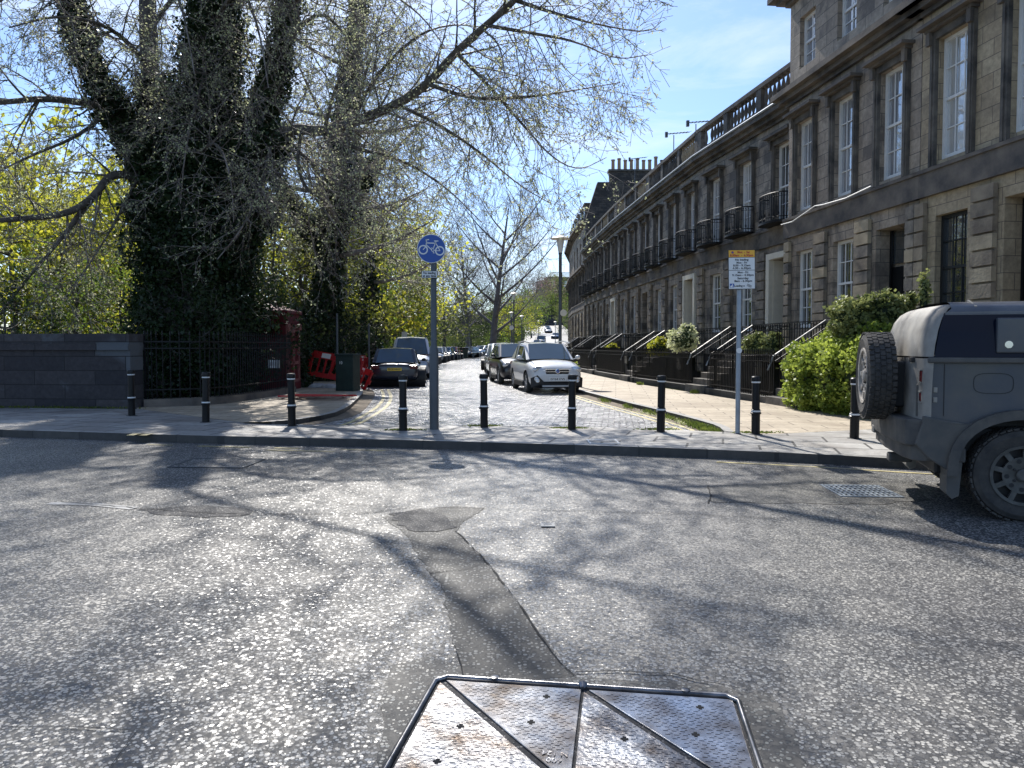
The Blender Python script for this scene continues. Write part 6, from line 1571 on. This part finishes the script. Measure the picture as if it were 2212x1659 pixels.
def base_at(px, Y, z=0): return ((px - 1106) / F_ * Y, Y, z)
# second and third ivy-clad trees along the street
t2, _ = stemtree('budding_tree', 'tall budding tree with an ivy covered leaning trunk, above the police box', base_at(700, 31), 17, 5.2, W2, 'twig', 'bud', .07, lean=(1.6, 0), trunk_r=.42, nl=13, gap=.55, len_=(2.2, 4.2), group='budding trees along the left pavement', first=.32, up=.35, keep=.5)
ivy(t2, [([(0, 0, 0), (.1, 0, 4), (.5, 0, 8), (1.1, 0, 12), (1.6, 0, 15.6), (1.8, 0, 18)], (.75, .2)), ([(.2, 0, 5.5), (-1.2, -.3, 7.4), (-2.2, -.5, 9)], (.45, .2)), ([(.4, 0, 6.5), (1.8, -.2, 8.4), (2.6, -.3, 9.6)], (.45, .2))], 300, .14)
t3, _ = stemtree('budding_tree', 'budding tree behind the blue cycle sign', base_at(800, 41), 15, 5.2, W2, 'twig', 'bud', .08, lean=(-.8, 0), trunk_r=.35, nl=13, gap=.6, len_=(2.2, 4.2), group='budding trees along the left pavement', first=.34, up=.3, keep=.5)
ivy(t3, [([(0, 0, 0), (.0, 0, 4), (-.3, 0, 8), (-.7, 0, 13.5)], (.7, .15))], 200, .16)
t4, _ = stemtree('budding_tree', 'grey stemmed budding tree rising between the two ivy clad trees', base_at(735, 37), 19, 4.5, W2, 'bare', 'bud', .075, lean=(.6, 0), trunk_r=.26, nl=9, gap=.7, len_=(2, 3.6), group='budding trees along the left pavement', first=.4, keep=.45)
# bushes and trees with leaves: kinds built once, then copied
kinds = {}
def kind_tree(kd, label, base, h, rz=0, **k):
    """one of a few grown crowns, copied and scaled to the height wanted"""
    spec = {'lime': ('leafy_tree', 8, 3.2, 'bark', 'lime', .19, 3), 'olive': ('leafy_tree', 8, 3.4, 'bark', 'olive', .17, 2), 'green': ('leafy_tree', 7, 3.3, 'bark', 'green', .17, 2), 'dark': ('evergreen_tree', 7, 3.2, 'bark', 'dark', .18, 3), 'pink': ('blossom_tree', 7, 3, 'bark', 'pink', .2, 1)}[kd]
    grp = {'lime': 'lime green leafy trees', 'olive': 'olive leafy trees', 'green': 'fresh green leafy trees', 'dark': 'dark evergreen shrubs and trees', 'pink': 'blossom trees on the hill'}[kd]
    if kd not in kinds:
        kinds[kd], c = stemtree(spec[0], label, base, spec[1], spec[2], LEAFY, spec[3], spec[5 - 1], spec[5], trunk_r=.16, nl=11, gap=.75, len_=(1.4, 2.6), first=.12 if kd in ('dark',) else .20, up=.35, clump=spec[6], group=grp)
        o = kinds[kd]; o['h0'] = spec[1]; o.scale = (h / spec[1],) * 3; o.rotation_euler.z = rz; del o['h0']; return o
    return dup(kinds[kd], base, rz, label, grp, h / spec[1])
dd = lambda px, Y, z=0: base_at(px, Y, z)
TL = lambda Y, off: (interp(KL[5:], Y) - off, Y, 0 if Y < 108 else HZ((0, Y)) - .2)
kind_tree('lime', 'lime green leafy tree at the far left edge above the stone wall', dd(30, 27), 8.2, .3)
kind_tree('lime', 'lime green tree behind the left half of the stone wall', dd(130, 30), 9.4, 1.9)
kind_tree('lime', 'lime green tree just left of the ivy clad trunk', dd(245, 33), 9.0, 3.1)
kind_tree('lime', 'tall lime green tree far back at the left edge', dd(-60, 36), 13, 4.4)
kind_tree('lime', 'farther lime green tree between the leftmost trees', dd(190, 42), 10, 5.6)
kind_tree('green', 'fresh green bush over the middle of the stone wall', dd(170, 23.5), 4.6, .6)
kind_tree('green', 'fresh green bush at the left end of the railings', dd(265, 24.5), 4.2, 2.6)
kind_tree('dark', 'dark evergreen bush low against the left edge of the wall', dd(10, 20.5), 3.2, 1.0)
kind_tree('dark', 'dark evergreen mass behind the railings under the ivy clad trunk', dd(400, 22), 4.4, 2.2)
kind_tree('dark', 'dark evergreen bush right of the ivy clad trunk', dd(490, 23.4), 4.9, 3.9)
kind_tree('dark', 'dark evergreen bush overhanging the red police box', dd(553, 24.0), 4.3, 5.0)
kind_tree('dark', 'dark evergreen bush between police box and tilted barrier', dd(672, 30), 3.2, .2)
kind_tree('dark', 'dark evergreen mass behind the thin posts', dd(735, 33), 3.8, 1.6)
kind_tree('dark', 'dark evergreen behind the dark estate car', TL(37, 3.2), 4.6, 2.8)
kind_tree('dark', 'dark evergreen behind the silver van', TL(46, 3.6), 5.2, 4.1)
kind_tree('dark', 'dark evergreen above the red van', TL(57, 4.2), 6, 5.5)
kind_tree('dark', 'dark evergreen above the row of left parked cars', TL(72, 4.5), 6.5, .9)
kind_tree('dark', 'dark evergreen behind the wheeled bin', TL(94, 4.5), 7, 2.4)
kind_tree('dark', 'dark evergreen at the bend of the street', TL(120, 4.5), 8, 3.6)
kind_tree('olive', 'olive green tree over the police box', dd(600, 31), 7.2, .4)
kind_tree('olive', 'olive green tree between the two thin posts', TL(34, 3.2), 8.4, 1.2)
kind_tree('olive', 'olive green tree left of the cycle sign', TL(44, 3.6), 10, 2.2)
kind_tree('olive', 'olive green tree just right of the cycle sign post', TL(60, 3.8), 12.5, 3.2)
kind_tree('olive', 'olive green tree above the far left parked cars', TL(84, 4.2), 14, 4.2)
kind_tree('olive', 'olive green tree beside the bare tree trunk', TL(104, 3.5), 13.5, 5.2)
kind_tree('green', 'fresh green tree between olive trees, above the silver van', TL(50, 2.8), 8.6, 4.0)
kind_tree('green', 'fresh green tree behind the cycle sign plate', TL(54, 3.4), 11, 5.3)
kind_tree('lime', 'lime green tree showing right of the cycle sign', TL(68, 3.8), 14.5, 1.4)
kind_tree('green', 'bright green tree behind the second street lamp', dd(1105, 128, 1.2), 10.5, 1.2)
kind_tree('lime', 'yellow green tree right of the second street lamp', dd(1130, 140, 1.5), 9.5, 2.9)
kind_tree('green', 'green tree above the foot of the hill road', dd(1148, 168, 3.4), 9.5, .1)
kind_tree('lime', 'lime green tree behind the police box', dd(655, 36), 8.6, 2.0)
kind_tree('lime', 'lime green tree glowing behind the grey stemmed tree', dd(745, 46), 9.6, 3.3)
kind_tree('green', 'fresh green tree right of the ivy clad trunk', dd(570, 38), 8.0, 4.5)
kind_tree('lime', 'lime green crown above the silver van', dd(830, 60), 11, .8)
kind_tree('olive', 'olive green tree far behind the police box', dd(690, 56), 12, 2.6)
# bare tree in the middle distance
bt, _ = stemtree('bare_tree', 'large bare grey branched tree left of the hill road', base_at(1062, 96), 21, 9, BARE, 'bare', None, .1, lean=(2.2, 0), trunk_r=.55, nl=15, gap=.8, len_=(3, 6), first=.14, up=.95, group='bare trees at the bend')
dup(bt, base_at(1012, 112), 2.2, 'smaller bare tree left of the large bare one', None, .82)
dup(bt, base_at(1140, 215, 6), 4.0, 'faint bare tree on the hill behind the lamps', None, .7)
# hillside wood
hl = [('olive', 1150, 275, 13), ('green', 1166, 282, 12), ('pink', 1172, 290, 14), ('pink', 1184, 300, 15), ('olive', 1190, 285, 13), ('green', 1200, 280, 12), ('green', 1212, 276, 11), ('olive', 1206, 300, 15), ('dark', 1196, 310, 12), ('olive', 1176, 320, 16), ('olive', 1215, 315, 14), ('dark', 1130, 270, 13), ('dark', 1222, 290, 14), ('olive', 1110, 270, 14), ('olive', 1090, 265, 14), ('dark', 1158, 268, 7), ('green', 1186, 267, 6), ('green', 1208, 266, 6), ('olive', 1222, 240, 9), ('green', 1228, 205, 8), ('dark', 1143, 262, 12), ('green', 1120, 240, 9), ('olive', 1095, 200, 8), ('dark', 1075, 180, 7), ('dark', 1060, 268, 13), ('olive', 1040, 272, 13), ('dark', 1000, 268, 13), ('olive', 970, 275, 14), ('olive', 930, 270, 14)]
def hillz(x, y): return 6 + 38 * (1 - math.exp(-max(0, y - 262) / 110.)) * (.35 + .65 / (1 + math.exp(-(x - 5) / 14.)))
adj = {'olive': 'olive', 'green': 'green', 'pink': 'pinkish blossom', 'dark': 'dark'}
where = ['leftmost of the group over the retaining wall', 'above the wall left end', 'lower pink clump', 'higher pink clump beside the near lamp', 'left of the near lamp pole', 'low behind the lamp pole', 'low right of the lamp pole', 'high behind the lamp pole', 'high under the hilltop house', 'on the skyline', 'on the skyline by the terrace', 'behind the lime trees', 'hard against the far terrace', 'behind the second lamp', 'behind the bare tree', 'low over the wall left', 'low over the wall middle', 'low over the wall right', 'beside the far end of the terrace', 'nearest the end of the far block', 'just left of the retaining wall', 'low left of the hill road top', 'low left of the middle of the hill road', 'low behind the bare tree trunk', 'left of the bare tree', 'far left of the bare tree', 'beyond the parked cars', 'over the far parked cars', 'farthest left on the rise']
for i, (kd, px, Y, h) in enumerate(hl):
    b = base_at(px, Y); z = hillz(b[0], Y) if Y > 262 else HZ((0, min(Y, 250)))
    kind_tree(kd, '%s tree on the distant hillside, %s' % (adj[kd], where[i]), (b[0], Y, z - .3), h, i * 1.7)
# retaining wall across the top of the hill road and hilltop houses
rw_ = thing('retaining_wall', 'long dark retaining wall across the top of the hill road', 'wall', (0, 258, 0)); a = AT(1156, 700, 258); b = AT(1260, 700, 258)
MB().box(a.x, b.x + 14, 0, .8, 5, 12.4).build('wall_face', 'wallstone', rw_)
p = AT(1208, 622, 370)
hh = thing('hilltop_house', 'grey stone house with railings high on the hilltop beside the lamp', 'house', (p.x, 370, 24), .3)
MB().box(-5, 9, 0, 9, 0, AT(1208, 598, 370).z - 24).build('wall', 'trim_mid', hh); MB().box(-9, -5.01, 1, 9, 0, AT(1208, 606, 370).z - 24).build('wing', 'trim_mid', hh)
q = MB(); zt_ = AT(1208, 598, 370).z - 24
for k in range(24): q.bar((-4.8 + k * .58, .2, zt_), (-4.8 + k * .58, .2, zt_ + 2.2), .16)
q.bar((-5, .2, zt_ + 2.2), (9, .2, zt_ + 2.2), .2); q.build('roof_railing', 'trim_mid', hh)
q = MB()
for k in range(4): q.box(-3.6 + k * 3.1, -2.2 + k * 3.1, -.06, -.01, zt_ - 5, zt_ - 2)
q.build('window', 'pane_dark', hh)
# house seen through the leaves at the left
hs = thing('garden_house', 'pale roofed house glimpsed through the leaves left of the ivy clad trunk', 'house', (-33, 62, 0), .1)
MB().box(-7, 7, 0, 9, 0, 8.6).build('wall', 'trim_mid', hs); q = MB(); q.add([(-7.4, -.4, 8.6), (7.4, -.4, 8.6), (7.4, 9.4, 8.6), (-7.4, 9.4, 8.6), (-7.4, 4.5, 12.4), (7.4, 4.5, 12.4)], [(0, 1, 5, 4), (2, 3, 4, 5), (1, 2, 5), (3, 0, 4)]); q.build('roof', 'trim_buff', hs)
for k in range(4): MB().box(-5.4 + k * 3.2, -4.2 + k * 3.2, -.05, -.01, 4.6, 6.6).build('window', 'cream', hs)

# hedge before the tall house
def bush(name, label, centre, boxes, n, size, m, cat='hedge', stem=True):
    t = thing(name, label, cat, centre); P = []
    for (cx, cy, cz, rx, ry, rz, w_) in boxes:
        k = int(n * w_); u = nr.normal(size=(k, 3)); u /= np.linalg.norm(u, axis=1, keepdims=True); r = (.80 + .28 * nr.random(k) ** 2)[:, None]
        u = np.sign(u) * np.abs(u) ** .7; lump = 1 + .10 * np.sin(u[:, :1] * 9 + cx) * np.cos(u[:, 2:] * 8 + cy); P.append(np.array([cx, cy, cz]) + u * r * lump * np.array([rx, ry, rz]))
    P = np.concatenate(P); P = P[P[:, 2] + centre[2] > .1]
    core = MB()
    for (cx, cy, cz, rx, ry, rz, w_) in boxes: core.lathe([(.01, -rz * .8), (.62, -rz * .6), (.78, 0), (.62, rz * .6), (.01, rz * .8)], 12, Matrix.Translation((cx, cy, cz)) @ Matrix.Diagonal((rx, ry, 1, 1)))
    core.build('inner_stems', 'dark', t)
    leaves(P, size, 'leaves', m, t, asp=.85, sv=.6); return t
hx_, hy_ = 6.95, 15.6
bush('hedge', 'bright leafy clipped hedge on the pavement edge beside the spare wheel', (7.08, 15.8, .12), [(-.25, 1.0, .72, .55, .75, .82, .25), (-.02, .2, .74, .62, .8, .80, .25), (.2, -.7, .76, .6, .8, .84, .25), (.45, -1.5, .78, .6, .7, .86, .2), (.1, .5, 1.5, .35, .5, .28, .06), (.4, -.5, 1.62, .3, .5, .3, .06)], 24000, .075, 'hedge')
p = AT(1890, 668, 15.6)
bush('shrub', 'rounded glossy shrub above the hedge in front of the ground floor windows', (p.x, 15.6, 1.5), [(-.45, .1, .65, .42, .4, .42, .4), (.15, .0, .75, .45, .4, .42, .4), (-.1, .0, .4, .6, .4, .3, .2), (.45, .1, .55, .3, .3, .35, .1)], 7000, .065, 'shrub', 'shrub')
p = AT(1990, 650, 15.0)
bush('climbing_shrub', 'tall wispy climbing shrub between the buff house door and black window', (p.x, 15.6, 1.6), [(-.38, 0, .7, .08, .1, .45, .2), (.1, 0, .7, .10, .1, .4, .2), (.38, 0, .8, .09, .12, .7, .2), (-.1, 0, .5, .35, .15, .3, .3)], 2600, .07, 'shrub', 'shrub')
for px, py, Y, s, lb, m in ((1475, 735, 24.2, .5, 'white flowering bush behind the railings of the first terrace house', 'bud'), (1630, 745, 21.8, .34, 'left trailing planter behind the railings by the stone steps', 'shrub'), (1665, 745, 21.4, .34, 'right trailing planter behind the railings by the stone steps', 'shrub'),
                            (1422, 752, 29, .4, 'small yellow green plant behind the second railing', 'lime'), (1318, 762, 39, .45, 'little yellow flowers behind the far railing', 'lime'), (1236, 800, 33.5, .32, 'weedy plant at the foot of the railings behind the white car', 'hedge')):
    p = AT(px, py, Y); bush('planter' if 'planter' in lb else 'bush', lb, tuple(p), [(0, 0, 0, s, s * .8, s * .75, .7), (s * .3, 0, s * .6, s * .5, s * .4, s * .5, .3)], 1500, .06, m, 'plant')
tufts0 = None
iv_ = thing('ivy_column', 'dark ivy climbing beside the weathered red panels of the police box', 'ivy', (-7.45, 25.9, 0))
ivy(iv_, [([(0, 0, 0), (.05, 0, 1.2), (.0, 0, 2.9)], (.42, .3))], 500, .11)
# weeds along the kerb
def tufts(name, label, pts, n, h, w_, m='grass'):
    V = []; 
    for _ in range(n):
        c = pts[rnd.randrange(len(pts))]; x = c[0] + rnd.gauss(0, c[3]); y = c[1] + rnd.gauss(0, c[4]); a = rnd.uniform(0, 6.28); hh_ = h * rnd.uniform(.4, 1.2); b = rnd.uniform(.006, .014) * w_
        dx, dy = math.cos(a), math.sin(a); lx, ly = rnd.gauss(0, .4) * hh_, rnd.gauss(0, .4) * hh_
        V += [(x - dx * b, y - dy * b, c[2]), (x + dx * b, y + dy * b, c[2]), (x + lx + dx * b * .3, y + ly + dy * b * .3, c[2] + hh_), (x + lx - dx * b * .3, y + ly - dy * b * .3, c[2] + hh_)]
    me = quads(np.array(V), np.arange(len(V)).reshape(-1, 4), name); me.materials.append(M[m]); o = link(name, me); tag(o, label, 'weeds', kind='stuff')
kp = [p for p in offset_poly(KR, .12) if 12.6 < p[1] < 22]
tufts('weeds', 'green weeds growing in the gutter along the right kerb', [(p[0], p[1], .035, .06, .35) for p in kp] + [(p[0], p[1], .035, .07, .2) for p in kp if p[1] < 14.6] * 5, 2600, .07, 1.2)
bx = [G(871, 930, .12), G(1046, 921, .12), G(1427, 929, .12), G(1640, 936, .12), G(1235, 926, .12)]
tufts('moss', 'thin grass and moss round the feet of the bollards', [(x, y + .1, .121, .16, .06) for x, y in bx], 1500, .02, 1.5)
tufts('leaf_litter', 'dry litter and stones in the right gutter', [(p[0], p[1], .035, .1, .3) for p in kp if 13.5 < p[1] < 17], 500, .02, 3, 'bud')
wl_ = [(-12 + k * .5, 17.15 - (k * .5) * .09, .125, .25, .04) for k in range(7)]
tufts('moss', 'weeds and moss along the foot of the dark stone wall', wl_, 500, .05, 1.2)
rr_ = [RAILR[k] for k in (2, 3, 4)]
tufts('wall_weeds', 'weeds along the foot of the railings', [(5.55, 22.4, .13, .05, .1), (6.62, 17.0, .13, .05, .3), (4.75, 27.4, .13, .05, .1)], 500, .10, 1.2)
print('segs', NSEG, 'objects', len(bpy.data.objects))
